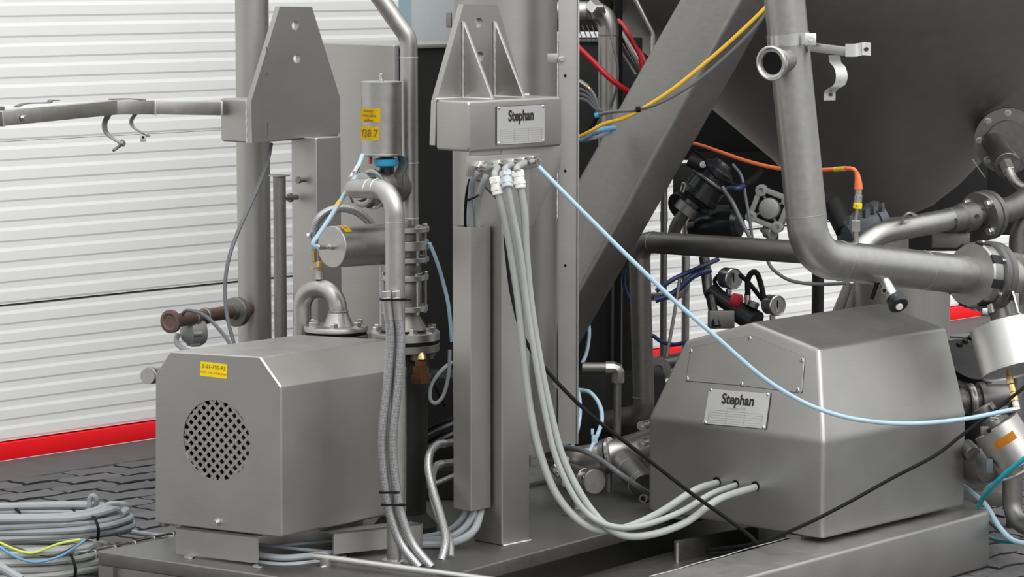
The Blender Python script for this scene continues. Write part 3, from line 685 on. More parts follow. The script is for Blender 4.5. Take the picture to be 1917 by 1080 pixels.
hv2 = thing('lying_valve', 'lying cylindrical stainless actuator with a small yellow label', 'valve', P(680, 520, 7.1))
e0 = P(621, 462, 7.0); ux = (P(730, 456, 7.14)-e0); uL = ux.length; ux = ux.normalized(); er = m(39, 7.05)
lathe('actuator', e0, ux, [(er*.97, 0), (er, .0015), (er, uL*.9), (er*.95, uL*.93), (er*.95, uL)], 'pipe', hv2, 48)
lathe('air_port', e0, -ux, [(.007, -.002), (.007, .008), (.005, .009), (.005, .02), (.006, .021), (.006, .028)], 'bright', hv2, 12)
B = nb(); x, y, a_ = frame(ux); n = 8; cols = []
upd = (ZU-ux*ux.dot(ZU)).normalized(); sd = upd.cross(ux)
sd = sd if sd.dot(FW) < 0 else -sd
for hh in (.012, .034): cols.append([B.verts.new(e0+ux*hh+(upd*math.cos(t)+sd*math.sin(t))*(er+.0012)) for t in [.2+.55*i/n for i in range(n+1)]])
for i in range(n): B.faces.new((cols[0][i], cols[0][i+1], cols[1][i+1], cols[1][i]))
bmesh.ops.solidify(B, geom=B.faces[:], thickness=.0005); ls = obj('label_sticker', B, 'yellow', hv2)
t = .48; nn = upd*math.cos(t)+sd*math.sin(t); text('Y', e0+ux*.023+nn*(er+.0022), (sd*math.cos(t)-upd*math.sin(t))*-1, ux*-1, .016, 'yprint', ls)
lathe('neck', e0+ux*uL, ux, [(er*.6, -.002), (er*.6, .012)], 'castst', hv2)

# U-bend on its flange
ub = thing('u_bend_pipe', 'U-bend pipe rising from a bolted round flange with small tap on top', 'pipe', P(630, 640, 7.3))
uY = 7.3; rU = m(17.5, uY)
a = P(633, 612, uY); c1 = P(633, 540, uY); c2 = P(565, 540, uY+.06); c3 = P(565, 690, uY+.06)
c1.x = a.x; c1.y = a.y; c3.x = c2.x; c3.y = c2.y
pts = fillet([P(633, 590, uY), V3((a.x, a.y, c1.z)), c2, c3], (c1-c2).length*.485, 14)
tube('pipe', pts, rU, 'pipe', ub, 28)
zf = P(630, 640, uY-.06).z
fc = V3((P(629, 622, uY).x, uY, zf)); fR = m(61, uY)
lathe('reducer', V3((a.x, a.y, zf+.034)), ZU, [(rU*1.75, 0), (rU*1.5, .008), (rU*1.15, .028), (rU*1.08, .032), (rU*1.12, .034), (rU*1.12, .037), (rU*.98, .039)], 'pipe', ub)
seam(V3((a.x, a.y, P(633, 592, uY).z)), ZU, rU, ub)
lathe('flange', fc+ZU*.020, ZU, [(fR*.97, 0), (fR, .0015), (fR, .011), (fR*.98, .0135)], 'pipe', ub, 48)
lathe('gasket', fc+ZU*.013, ZU, [(fR*.95, 0), (fR*.95, .007)], 'black', ub, 48)
lathe('lower_flange', fc-ZU*.004, ZU, [(fR, 0), (fR, .015), (fR*.98, .017)], 'dull', ub, 48)
lathe('vessel_neck', V3((fc.x, fc.y, ZB)), ZU, [(fR*.8, 0), (fR*.8, zf-ZB-.004)], 'dull', ub, 40)
for i in range(6):
    an = .52+i*math.pi/3; bolt('flange_bolt', fc+V3((math.cos(an), math.sin(an), 0))*fR*.8+ZU*.033, ZU, .0095, .011, 'bright', ub)
tz = c2.lerp(V3((a.x, a.y, c1.z)), .5); tz.z = c1.z+rU*.9
lathe('tap_neck', tz, ZU, [(.012, 0), (.010, .010), (.009, .022)], 'pipe', ub, 16)
box('tap_body', tz+ZU*.034, U*.006, V*.006, ZU*.012, 'brass', ub); box('tap_handle', tz+ZU*.028-U*.01, U*.016, V*.004, ZU*.002, 'brass', ub, .0008)
tube('tap_riser', [tz+ZU*.03, tz+ZU*.075], .005, 'dull', ub, 10)
ah = thing('braided_hose', 'arched braided steel hose looping above the lying actuator', 'hose', P(640, 440, 7.25))
tube('hose', spline(PP([(588, 470, 7.27), (588, 440, 7.27), (594, 412, 7.27), (614, 395, 7.28), (640, 390, 7.29), (664, 395, 7.3), (684, 408, 7.31), (698, 425, 7.32)]), 8), m(7.5, 7.28), 'braid', ah, 16)
cyl('end_fitting', P(588, 466, 7.27), P(589, 490, 7.27), m(6, 7.27), 'brass', ah, seg=6)
bolt('fitting_plug', P(579, 441, 7.26), V3((-1, 0, .1)), .005, .006, 'bright', ah)

# flange stack
qs = thing('flange_stack', 'stack of bolted flanges with a large bottom flange next to the front pipe', 'pipe fitting', P(757, 680, 7.14))
qY = 7.18; qx = P(757, 600, qY).x
def qz(y): return P(757, y, qY).z
def ring(name, y0, y1, rpx, mat='pipe'):
    return lathe(name, V3((qx, qY, qz(y1))), ZU, [(m(rpx, qY)*.985, 0), (m(rpx, qY), .001), (m(rpx, qY), qz(y0)-qz(y1)-.001), (m(rpx, qY)*.985, qz(y0)-qz(y1))], mat, qs, 44)
ring('flange', 424, 433, 48); ring('flange', 449, 466, 47); ring('flange', 480, 489, 47); ring('flange', 513, 523, 46); ring('flange', 571, 581, 45)
ring('barrel', 433, 449, 34, 'dull'); ring('barrel', 466, 480, 30, 'castst'); ring('barrel', 489, 513, 32, 'castst'); ring('sight_glass', 523, 571, 33, 'dull'); ring('barrel', 410, 424, 22, 'dull')
lathe('cone', V3((qx, qY, qz(616))), ZU, [(m(44, qY), 0), (m(28, qY), qz(590)-qz(616)), (m(26, qY), qz(581)-qz(616))], 'dull', qs)
ring('bottom_flange', 620, 635, 67, 'pipe'); ring('gasket', 635, 642, 64, 'black'); ring('counter_flange', 642, 656, 66, 'dull')
for i in range(8):
    an = .35+i*math.pi/4; dv = V3((math.cos(an), math.sin(an), 0))
    bolt('flange_bolt', V3((qx, qY, qz(620)))+dv*m(55, qY), ZU, .010, .012, 'bright', qs)
    cyl('bolt_end', V3((qx, qY, qz(668)))+dv*m(55, qY), V3((qx, qY, qz(656)))+dv*m(55, qY), .009, 'dull', qs, seg=6)
for i in range(6):
    an = .2+i*math.pi/3; dv = V3((math.cos(an), math.sin(an), 0))*m(40, qY)
    for (y0, y1) in ((420, 494), (509, 586)): tube('tie_rod', [V3((qx, qY, qz(y1)))+dv, V3((qx, qY, qz(y0)))+dv], .004, 'bright', qs, 8)
    for y in (424, 513): bolt('rod_nut', V3((qx, qY, qz(y)))+dv, ZU, .0065, .006, 'bright', qs, False)
tube('guide_rod', [P(713, 610, 7.1), P(713, 497, 7.1)], .003, 'bright', qs, 8)
ring('casing', 656, 700, 46, 'darkint'); lathe('casing_foot', V3((qx, qY, ZB)), ZU, [(m(60, qY), 0), (m(60, qY), .02), (m(40, qY), .05), (m(46, qY), qz(700)-ZB)], 'darkint', qs)
br = thing('bronze_fitting', 'dark bronze hex fitting in shade under the bottom flange', 'pipe fitting', P(790, 715, 7.05))
lathe('body', P(788, 716, 7.05), ZU, [(m(20, 7), 0), (m(22, 7), .01), (m(22, 7), .02), (m(17, 7), .022), (m(17, 7), .038), (m(12, 7), .04), (m(12, 7), .055)], 'copper', br, 6)
lathe('spigot', P(790, 672, 7.05), ZU, [(m(9, 7), 0), (m(8, 7), .008), (m(3, 7), .016)], 'brass', br, 12)

# twin braided hoses tied to the front pipe
for k, (dx, lab) in enumerate(((0, 'outer braided steel hose of the pair tied to the front pipe'), (19, 'inner braided steel hose of the pair tied to the front pipe'))):
    th_ = thing('braided_hose', lab, 'hose', P(760+dx, 1050, 6.85), 'braided hoses tied to the front pipe')
    hp = [(729+dx*.9, 595, 6.793), (731+dx, 640, 6.793), (725+dx*1.05, 720, 6.79), (716+dx*1.08, 800, 6.787), (715+dx*1.08, 850, 6.787), (722+dx*1.1, 920, 6.787), (732+dx*1.1, 970, 6.785), (752+dx*1.15, 1020, 6.78), (785+dx*1.2, 1062, 6.76)]
    tube('hose', spline(PP(hp), 8), m(8.6, 6.9), 'braid', th_, 16)
    a, b_ = P(724+dx*.95, 556, 6.793), P(729+dx*.9, 600, 6.793)
    B = nb(); add_cyl(B, P(723+dx*.95, 544, 6.793), a, m(9, 6.9), seg=6); obj('hex_nut', B, 'bright', th_, smooth=20)
    cyl('ferrule', a, b_, m(9.4, 6.9), 'pipe', th_)
tie = thing('cable_tie', 'black cable tie around the hose nuts on the front pipe', 'cable tie', P(745, 565, 6.93), 'black ties on the braided hoses')
def flat_tie(y, x0, x1, par, Yd=6.772, dy=0):
    strap('band', spline(PP([(x0-2, y-2, Yd+.03), (x0, y, Yd), ((x0+x1)/2, y+dy, Yd-.003), (x1, y, Yd), (x1+2, y-1, Yd+.05)]), 5), ZU, .005, .0016, 'black', par)
    box('lock', P(x0+(x1-x0)*.8, y, Yd-.004), RT*.005, FW*.0025, ZU*.0035, 'black', par)
flat_tie(561, 714, 767, tie)
t2 = thing('cable_tie', 'upper black cable tie low on the braided hose pair', 'cable tie', P(735, 922, 6.86), 'black ties on the braided hoses'); flat_tie(922, 712, 746, t2, 6.766)
t3 = thing('cable_tie', 'lower black cable tie strapping the hose pair to the front pipe', 'cable tie', P(740, 945, 6.86), 'black ties on the braided hoses'); flat_tie(945, 716, 762, t3, 6.766)
# S-shaped braided hoses beside the duct
for i, (hp, lab) in enumerate((([(832, 830, 7.12), (818, 833, 7.1), (806, 846, 7.07), (802, 866, 7.05), (804, 890, 7.03), (812, 922, 7.0), (825, 965, 6.95), (834, 1003, 6.9), (832, 1028, 6.87), (826, 1050, 6.85)], 'S-shaped braided hose curving up beside the cable duct'),
                               ([(826, 868, 7.14), (815, 874, 7.12), (809, 890, 7.1), (809, 920, 7.07), (820, 965, 7.0), (840, 1010, 6.92), (843, 1045, 6.87)], 'second braided hose half hidden behind the S-shaped one'))):
    th_ = thing('braided_hose', lab, 'hose', P(*hp[-1])); tube('hose', spline(PP(hp), 8), m(8, 7.1), 'braid', th_, 16)
    cyl('end_fitting', P(*hp[0]), P(hp[0][0]+22, hp[0][1]-3, hp[0][2]+.04), m(7, 7.2), 'dull', th_, seg=12)
# ================================================================== DUCT WITH CABLES
dn = P(881, 426, 6.975); dz0 = P(882, 957, 6.975).z
du = thing('cable_duct', 'bent sheet metal cable duct fixed to the side of the nameplate column', 'cable duct', V3((dn.x, dn.y, dz0)))
lu, lv, t = .068, .060, .002
def duct_ring(z): return None
B = nb(); a = V3((dn.x, dn.y, dz0)); outer = [a+U*lu+V*.03, a+U*lu, a, a+V*lv, a+V*lv+U*.05]; inner = [a+U*(lu-t)+V*.03, a+U*(lu-t)+V*t, a+U*t+V*t, a+U*t+V*(lv-t), a+V*(lv-t)+U*.05]
add_prism(B, outer+inner[::-1], ZU*(dn.z-dz0)); bev(B, .0008, 1); obj('folded_sheet', B, 'sheet', du, smooth=30)
g = 'grey cables leaving the duct bottom'
for i, (hp, rr) in enumerate((([(872, 940, 7.02), (870, 962, 7.02), (852, 985, 7.03), (822, 1000, 7.05), (775, 1008, 7.08)], 6), ([(887, 940, 7.02), (886, 962, 7.01), (868, 990, 7.0), (835, 1008, 7.0), (780, 1012, 7.03)], 7), ([(900, 935, 7.05), (899, 960, 7.02), (885, 995, 6.98), (845, 1016, 6.97), (785, 1020, 6.98)], 7.5))):
    cable('duct_cable', hp, rr, 'grey', 'grey cable curving out of the duct bottom, '+('closest to the S-shaped hose', 'middle of the three', 'closest to the square column')[i], 'cable', g)
g = 'cables entering the duct top'
cable('duct_cable', [(881, 440, 7.0), (880, 400, 6.98), (882, 360, 6.96), (886, 335, 6.93), (895, 322, 6.92)], 6, 'grey', 'thick grey cable dropping into the duct top', 'cable', g)
cable('duct_cable', [(893, 440, 7.01), (893, 390, 6.98), (900, 355, 6.94), (908, 335, 6.92), (912, 326, 6.92)], 6.5, 'greyc', 'pale cable dropping into the duct top', 'cable', g)
cable('duct_cable', [(871, 440, 7.01), (871, 395, 6.99), (874, 360, 6.98), (880, 335, 6.98)], 3, 'black', 'thin black wire running into the duct top', 'cable', g)
tie = thing('cable_tie', 'black cable tie with long tail around cables above the duct', 'cable tie', P(885, 372, 7.03))
strap('band', spline(PP([(872, 374, 6.965), (880, 373, 6.95), (890, 369, 6.945), (898, 362, 6.94), (896, 357, 6.94)]), 5), ZU, .005, .0016, 'black', tie); box('lock', P(876, 374, 6.948), RT*.005, FW*.003, ZU*.003, 'black', tie)
# ================================================================== THREE GLANDED CABLES
gg = [((912, 312), (930, 340), 'white', 'greyc', 7.5), ((938, 306), (950, 330), 'lgrey', 'greyc', 6), ((962, 303), (972, 328), 'white', 'greyc', 7.5)]
paths = [[(933, 362), (945, 410), (956, 470), (970, 560), (980, 660), (992, 760), (1012, 850), (1045, 930), (1100, 985), (1160, 990), (1230, 962), (1300, 918), (1342, 905)],
         [(951, 350), (960, 400), (974, 470), (985, 560), (1000, 660), (1018, 760), (1042, 860), (1085, 945), (1135, 982), (1195, 985), (1270, 960), (1330, 925), (1377, 909)],
         [(974, 348), (982, 400), (985, 470), (993, 560), (1008, 660), (1028, 760), (1055, 860), (1100, 945), (1150, 995), (1205, 1003), (1280, 980), (1345, 935), (1412, 914)]]
labs = ['pale grey cable from white gland nearest the duct into the gabled cover', 'pale grey cable with blue-grey gland into the middle hole of the gabled cover', 'pale grey cable from white gland nearest the blue hose into the gabled cover']
BXA = Zp(1540, 1010, .155); BXB = Zp(1213, 956, .155); BXN = (BXB-BXA).cross(ZU).normalized(); BXN = BXN if BXN.dot(FW) < 0 else -BXN
hole_pts = [(1342, 904), (1377, 908), (1414, 912)]
for i, ((s0, s1, gm, cm, rr), pth) in enumerate(zip(gg, paths)):
    t = thing('glanded_cable', labs[i], 'cable', P(pth[7][0], pth[7][1], 7.0), 'cables from the column to the gabled cover')
    base_y = [6.845, 6.85, 6.86, 6.87, 6.875, 6.88, 6.88, 6.875, 6.87, 6.9, 6.97, 7.08-.03*i, None]
    pl = [(x, y, base_y[k]+(-.012 if i == 1 else 0)) for k, (x, y) in enumerate(pth[:-1])]
    tube('cable', spline(PP(pl)+[onpl(*hole_pts[i], BXA, BXN)], 8), m(rr*.95, 7.0), cm, t, 14)
    st0 = onV(s0[0], s0[1], gp)-V*.022
    tube('lead', spline([st0, st0-V*.012-ZU*.002, P(s1[0]-4, s1[1]-14, 6.853), P(s1[0], s1[1]-2, 6.85)], 6), m(6.5, 7), cm, t, 12)
    dv = (P(*pl[0])-P(s1[0]-2, s1[1]-8, 6.852)).normalized(); o = P(s1[0]-3, s1[1]-9, 6.852)
    B = nb(); add_lathe(B, o, dv, [(.014, 0), (.0165, .003), (.0165, .015)], 6); add_lathe(B, o+dv*.015, dv, [(.0135, 0), (.0135, .012)], 20); add_lathe(B, o+dv*.026, dv, [(.0165, 0), (.0165, .007)], 6); add_lathe(B, o+dv*.033, dv, [(.0135, 0), (.0135, .008), (.012, .010)], 20)
    obj('cable_gland', B, gm, t, smooth=25)
# light blue long hose
bh = thing('air_hose', 'long pale blue hose sagging across the gabled cover to the right valve', 'hose', P(1540, 770, 7.08))
pts = spline(PP([(1008, 312, 6.93), (1060, 365, 6.92), (1120, 425, 6.92), (1188, 492, 6.92), (1265, 565, 6.93), (1340, 630, 6.94), (1420, 700, 6.96), (1480, 740, 6.98), (1540, 768, 6.995), (1610, 786, 7.02), (1700, 793, 7.08), (1800, 785, 7.15), (1893, 767, 7.24)]), 10)
tube('hose', pts, m(4.3, 7.05), 'lblue', bh, 12)
cyl('end_fitting', P(1012, 316, 6.93), onV(997, 299, gp)-V*.02, m(5, 7), 'bright', bh, seg=8); cyl('end_fitting', P(1891, 768, 7.24), P(1908, 764, 7.25), m(5, 7.2), 'bright', bh, seg=8)
bc = thing('control_cable', 'thin black cable hanging from the column past the gabled cover into the trough', 'cable', P(1415, 1016, 7.0))
tube('cable', spline(PP([(946, 438, 7.0), (949, 480, 6.985), (960, 560, 6.96), (985, 640, 6.92), (1040, 712, 6.90), (1110, 780, 6.9), (1200, 850, 6.92), (1290, 920, 6.95), (1360, 970, 6.97), (1400, 1000, 6.98), (1418, 1018, 6.985)]), 10), m(3.8, 7), 'black', bc, 10)
cable('control_cable', [(1385, 1032, 7.2), (1350, 1035, 7.22), (1327, 1036, 7.22), (1325, 1030, 7.22), (1350, 1027, 7.08), (1420, 1016, 6.985), (1500, 985, 6.96), (1580, 945, 6.99), (1670, 895, 7.06), (1750, 853, 7.14), (1800, 815, 7.2), (1860, 770, 7.26), (1930, 715, 7.3)], 3.4, 'black', 'thin black cable lying in the trough and rising across the gabled cover side', 'cable')
# ================================================================== TOWER, ANGLE POST, LEG, VESSEL
tw = thing('round_tower', 'thick round steel tank column behind the nameplate column', 'tank', P(945, 853, 7.5))
tc_ = P(945, 400, 7.52); tc_.z = P(945, 852, 7.4).z; tR = m(98, 7.52)
lathe('shell', tc_, ZU, [(tR*.9, -.003), (tR, 0), (tR, 1.95-tc_.z)], 'sheet', tw, 64)
cyl('outlet', tc_-ZU*.05, tc_, tR*.5, 'dull', tw); cyl('support_leg', V3((tc_.x, tc_.y, ZB)), tc_-ZU*.05, .03, 'dull', tw)
ap = P(1045, 400, 7.33); ap.z = P(1045, 832, 7.33).z
pg = thing('angle_post', 'upright folded sheet post with holes beside the round tower', 'post', ap)
B = nb(); wA, wB, t = .047, .028, .004
ca = ap; e = V3((1, .12, 0)).normalized(); bkk = V3((-.12, 1, 0)).normalized()
add_prism(B, [ca, ca+e*wA, ca+e*wA+bkk*.06, ca+e*(wA-t)+bkk*.06, ca+e*(wA-t)+bkk*t, ca+bkk*t], ZU*(1.9-ap.z)); bev(B, .0015); obj('folded_sheet', B, 'sheet', pg)
fl = ap+e*(wA)+bkk*.0; 
prism('edge_flange', [fl+e*.0005-bkk*.004, fl+e*.005-bkk*.004, fl+e*.008+bkk*.05, fl+e*.0005+bkk*.05], ZU*(1.9-ap.z), 'bright', pg, .002)
for y in (142, 320, 497):
    c = onpl(1058, y, ap-bkk*.0005, bkk); lathe('hole', c, -bkk, [(.004, 0), (.004, .0006)], 'black', pg, 12); lathe('hole_rim', c, -bkk, [(.0055, 0), (.0055, .0004)], 'bright', pg, 12)
bolt('post_bolt', onpl(1051, 111, ap-bkk*.0005, bkk), -bkk, .006, .008, 'bright', pg)
box('tab', onpl(1036, 109, ap+bkk*.004, bkk), e*.016, bkk*.002, ZU*.012, 'sheet', pg)
bolt('post_bolt', onpl(1040, 722, ap-bkk*.0005, bkk), -bkk, .006, .008, 'dull', pg)

leg = thing('diagonal_leg', 'broad folded steel leg slanting up to the dark vessel', 'support leg', P(1040, 700, 7.8))
L_ = [(x, y) for x, y in ((1439, -300), (860, 728))]; Mi = ((1553, -300), (983, 728)); Ri = ((1623, -300), (1040, 728))
a0, a1 = P(*L_[0], 7.92), P(*L_[1], 7.92); b0, b1 = P(*Mi[0], 7.80), P(*Mi[1], 7.80); c0, c1 = P(*Ri[0], 7.90), P(*Ri[1], 7.90)
d0, d1 = a0+c0-b0, a1+c1-b1
B = nb(); add_prism(B, [a0, b0, c0, d0], V3()); B.free()
B = nb(); tv = [B.verts.new(p) for p in (a0, b0, c0, d0)]; bv = [B.verts.new(p) for p in (a1, b1, c1, d1)]
for i in range(4): B.faces.new((tv[i], tv[(i+1) % 4], bv[(i+1) % 4], bv[i]))
B.faces.new(tv); B.faces.new(bv[::-1]); bev(B, .012, 3); obj('box_section', B, 'dull', leg)
box('foot_plate', V3((a1.x+.1, 7.86, ZB+.006)), U*.1, V*.1, ZU*.006, 'dull', leg); cyl('foot_tube', V3((a1.x+.1, 7.86, ZB+.01)), V3((a1.x+.11, 7.86, a1.z+.04)), .06, 'dull', leg)

vx = P(1640, 400, 8.9); vx.z = 0
ve = thing('vessel', 'huge dark grey conical steel vessel hanging over the gabled cover', 'tank', V3((vx.x, vx.y, .79)))
lathe('cone', V3((vx.x, vx.y, 0)), ZU, [(0.0, .775), (.09, .785), (.17, .82), (.25, .885), (.315, .955), (.50, 1.108), (.93, 1.462), (.96, 1.5), (.965, 1.56), (.965, 2.3)], 'vessel', ve, 96)
lathe('outlet', V3((vx.x, vx.y, .62)), ZU, [(.10, 0), (.10, .17)], 'dull', ve)
for an in (200, 320, 80):
    a = V3((vx.x+.8*math.cos(math.radians(an)), vx.y+.8*math.sin(math.radians(an)), 0))
    if an == 80: tube('support_tube', [a, a+ZU*1.5], .05, 'dull', ve, 20)
# ================================================================== BIG FRONT PIPE
bp = thing('product_pipe', 'thick grey elbow pipe in front of the vessel running to the slotted union', 'pipe', P(1520, 500, 7.12))
A0, A1, A2 = P(1420, -490, 7.12), P(1517, 482, 7.12), P(1836, 518, 7.5); rB = .0495
tube('pipe', fillet([A0, A1, A2], .098, 16), rB, 'pipe', bp, 40)
dv = (A0-A1).normalized(); seam(A1+dv*.103, dv, rB, bp, 'pipe'); dh = (A2-A1).normalized(); seam(A1+dh*.103, dh, rB, bp, 'pipe'); seam(A1+dh*.40, dh, rB, bp, 'pipe')
# stub with open ferrule
so = P(1478, 112, 7.10); sd_ = (V3((-.62, -.78, -.08))).normalized()
s0_ = so-dv*0
cyl('branch', s0_, s0_+sd_*.075, .030, 'pipe', bp)
fe = s0_+sd_*.075
lathe('open_ferrule', fe, sd_, [(.0405, -.0065), (.0405, -.006), (.0425, -.002), (.0425, .006), (.040, .008), (.037, .008), (.034, .004), (.029, .003), (.0285, -.004), (.027, -.0045)], 'bright', bp, 40)
lathe('bore', fe+sd_*-.0, sd_, [(.0275, 0), (.0275, .0006)], 'black', bp)
# clamp band with bracket arm
cl = A1+dv*((P(1478, 74, 7.12)-A1).length)
B = nb(); add_lathe(B, cl-dv*.014, dv, [(rB+.0005, 0), (rB+.003, 0), (rB+.003, .028), (rB+.0005, .028)], 40, False); obj('clamp_band', B, 'bright', bp)
ear = P(1514, 74, 7.06); box('clamp_ear', ear+RT*.004, RT*.014, FW*.002, UPV*.015, 'bright', bp); bolt('clamp_bolt', ear+RT*.005-FW*.002, -FW, .007, .008, 'bright', bp)
sqb = sqbar('bracket_arm', P(1518, 88, 7.09), P(1590, 97, 7.06), m(17, 7.1), .02, bp)
strap('bracket_tab', spline(PP([(1583, 94, 7.05), (1600, 94, 7.04), (1612, 92, 7.045), (1614, 91, 7.05), (1630, 92, 7.05)]), 4), UPV, .031, .003, 'bright', bp)
lathe('tab_hole', P(1622, 92, 7.045), -FW, [(.005, 0), (.005, .001)], 'blackp', bp, 14)
strap('hose_clip', spline(PP([(1562, 103, 7.07), (1564, 116, 7.07), (1572, 126, 7.065), (1576, 142, 7.055), (1572, 158, 7.055), (1560, 166, 7.06), (1554, 172, 7.065), (1553, 188, 7.065)]), 6), (RT*.95-FW*.3), .028, .0028, 'bright', bp)
lathe('clip_hole', P(1554, 177, 7.058), -FW, [(.0045, 0), (.0045, .001)], 'blackp', bp, 14)
# slotted union + flange at its end
ux_ = dh
o = P(1836, 516, 7.48)-ux_*.035
lathe('union_nut', o, ux_, [(rB+.004, -.006), (rB+.030, -.004), (rB+.034, 0), (rB+.034, .03), (rB+.030, .034)], 'pipe', bp, 48)
x, y, a_ = frame(ux_)
for i in range(8):
    an = i*math.pi/4+.2; rd = x*math.cos(an)+y*math.sin(an); tn = y*math.cos(an)-x*math.sin(an)
    box('nut_slot', o+rd*(rB+.0325)+ux_*.012, ux_*.0175, rd*.003, tn*.012, 'darkint', bp, .001)
lathe('union_flange', o+ux_*.034, ux_, [(rB+.034, 0), (rB+.042, .002), (rB+.042, .018), (rB+.038, .02), (rB+.038, .026), (rB+.042, .028), (rB+.042, .044), (rB+.03, .046)], 'castst', bp, 48)
for i in range(6):
    an = i*math.pi/3+.5; rd = x*math.cos(an)+y*math.sin(an); bolt('flange_screw', o+rd*(rB+.0365)+ux_*.034, -ux_, .004, .006, 'bright', bp)
lathe('union_ring', o+ux_*.085, ux_, [(rB+.0, 0), (rB+.018, .004), (rB+.018, .02), (rB+.006, .024), (rB+.006, .06), (rB+.02, .064), (rB+.02, .085)], 'pipe', bp, 40)
# sample valve under the pipe
sv = thing('sample_valve', 'small sampling valve with black knob hanging under the thick elbow pipe', 'valve', P(1680, 575, 7.2))
v0, v1, v2, v3_ = P(1648, 512, 7.26), P(1655, 525, 7.24), P(1672, 556, 7.21), P(1688, 581, 7.19)
cyl('neck', v0, v1, m(10, 7.2), 'pipe', sv); cyl('body', v1, v2, m(11.5, 7.2), 'bright', sv); cyl('knob', v2, P(1680, 566, 7.2), m(17, 7.2), 'blackp', sv); cyl('knob', P(1679, 565, 7.2), P(1683, 573, 7.19), m(19, 7.2), 'blackp', sv); cyl('knob_cap', P(1683, 573, 7.19), P(1684, 575, 7.185), m(7, 7.2), 'white', sv)
lathe('side_port', P(1658, 543, 7.215), (P(1658, 543, 7.215)-P(1664, 540, 7.24)), [(.008, 0), (.008, .012), (.005, .012), (.005, .004)], 'pipe', sv, 18); lathe('port_bore', P(1657, 544, 7.205), -FW, [(.0052, 0), (.0052, .001)], 'black', sv, 14)
cyl('black_lever', P(1643, 528, 7.24), P(1632, 560, 7.24), m(4, 7.2), 'black', sv)
# ================================================================== GABLED COVER
gc_ = thing('gabled_cover', 'large gabled stainless mill cover with screwed panel and nameplate', 'machine cover', P(1540, 1012, 7.16))
a0 = Zp(1540, 1010, .155); cY = Zp(1806, 946, .155); bY = Zp(1213, 956, .155)
zf_ = P(1545, 826, a0.y).z
a1 = V3((a0.x, a0.y, zf_)); b1 = V3((bY.x, bY.y, zf_)); c1 = V3((cY.x, cY.y, zf_)); d0 = bY+cY-a0; d1 = V3((d0.x, d0.y, zf_))
a2 = P(1533, 653, a0.y+.11); zsh = a2.z
def atz(x, y, z): return Zp(x, y, z)
fnl = (b1-a1).cross(a2-a1).normalized(); fnl = fnl if fnl.dot(FW) < 0 else -fnl
b2 = onpl(1282, 638, a1, fnl); c2 = Zp(1772, 614, zsh); d2 = b2+c2-a2
apf = onpl(1408, 603, a1, fnl); apb = apf+(c2-a2)
B = nb(); vd = {k: B.verts.new(p) for k, p in dict(a0=a0, a1=a1, a2=a2, b0=bY, b1=b1, b2=b2, c0=cY, c1=c1, c2=c2, d0=d0, d1=d1, d2=d2, e=apf, f=apb).items()}
for f_ in ('a0 a1 b1 b0', 'a1 a2 e b2 b1', 'a0 c0 c1 a1', 'a1 c1 c2 a2', 'a2 c2 f e', 'e f d2 b2', 'b0 b1 d1 d0', 'b1 b2 d2 d1', 'c0 d0 d1 c1', 'c1 d1 d2 f c2', 'b0 d0 c0 a0'):
    B.faces.new([vd[k] for k in f_.split()])
bev(B, .011, 4, 8); obj('shell', B, 'sheet', gc_, smooth=60)
fnl = (b1-a1).cross(a2-a1).normalized(); fnl = fnl if fnl.dot(FW) < 0 else -fnl
def onf(x, y, off=0.): return onpl(x, y, a1+fnl*off, fnl)
pq = [onf(x, y) for x, y in ((1284, 713), (1295, 651), (1404, 628), (1507, 668), (1502, 733), (1500, 736), (1388, 722))]
pl_ = prism('access_panel', [p+fnl*.0006 for p in pq], fnl*.0016, 'sheet', gc_, .0006, 1)
B = nb(); cc = sum(pq, V3())/len(pq)
add_prism(B, [cc+(p-cc)*1.008+fnl*.0002 for p in pq], fnl*.0006); obj('panel_gap', B, 'blackp', gc_, smooth=0)
for x, y in ((1293, 657), (1403, 633), (1501, 675), (1493, 730), (1388, 719), (1286, 709)):
    c = onf(x, y, .0022); sc_ = lathe('panel_screw', c, fnl, [(.0058, 0), (.0058, .001), (.0042, .0022)], 'bright', pl_, 16); box('slot', c+fnl*.0023, (b1-a1).normalized()*.001, fnl*.0003, fnl.cross(b1-a1).normalized()*.004, 'black', sc_, 0)
nq = [onf(x, y, .001) for x, y in ((1329, 728), (1443, 737), (1434, 803), (1318, 793))]
nameplate(gc_, nq, fnl, True, 1)
ffn = (b1-a1).cross(ZU).normalized(); ffn = ffn if ffn.dot(FW) < 0 else -ffn
for x, y in hole_pts:
    c = onpl(x, y-2, a0, ffn); rr_ = m(9.5, 7.4) if x != 1377 else m(7.5, 7.4); lathe('cable_hole', c+ffn*.0002, ffn, [(rr_, 0), (rr_, .001)], 'black', gc_, 24)
prism('foot_strip', [a0+V3((0, 0, -.01))+(cY-a0)*.0+(bY-a0)*.12, a0+V3((0, 0, -.01))+(cY-a0)*.85+(bY-a0)*.12, a0+V3((0, 0, -.01))+(cY-a0)*.85+(bY-a0)*.2, a0+V3((0, 0, -.01))+(bY-a0)*.2], ZU*.01, 'dull', gc_, 0)
prism('foot_strip', [V3((0, 0, -.01))+a0+(bY-a0)*.75, V3((0, 0, -.01))+a0+(cY-a0)*.85+(bY-a0)*.75, V3((0, 0, -.01))+a0+(cY-a0)*.85+(bY-a0)*.85, V3((0, 0, -.01))+a0+(bY-a0)*.85], ZU*.01, 'dull', gc_, 0)
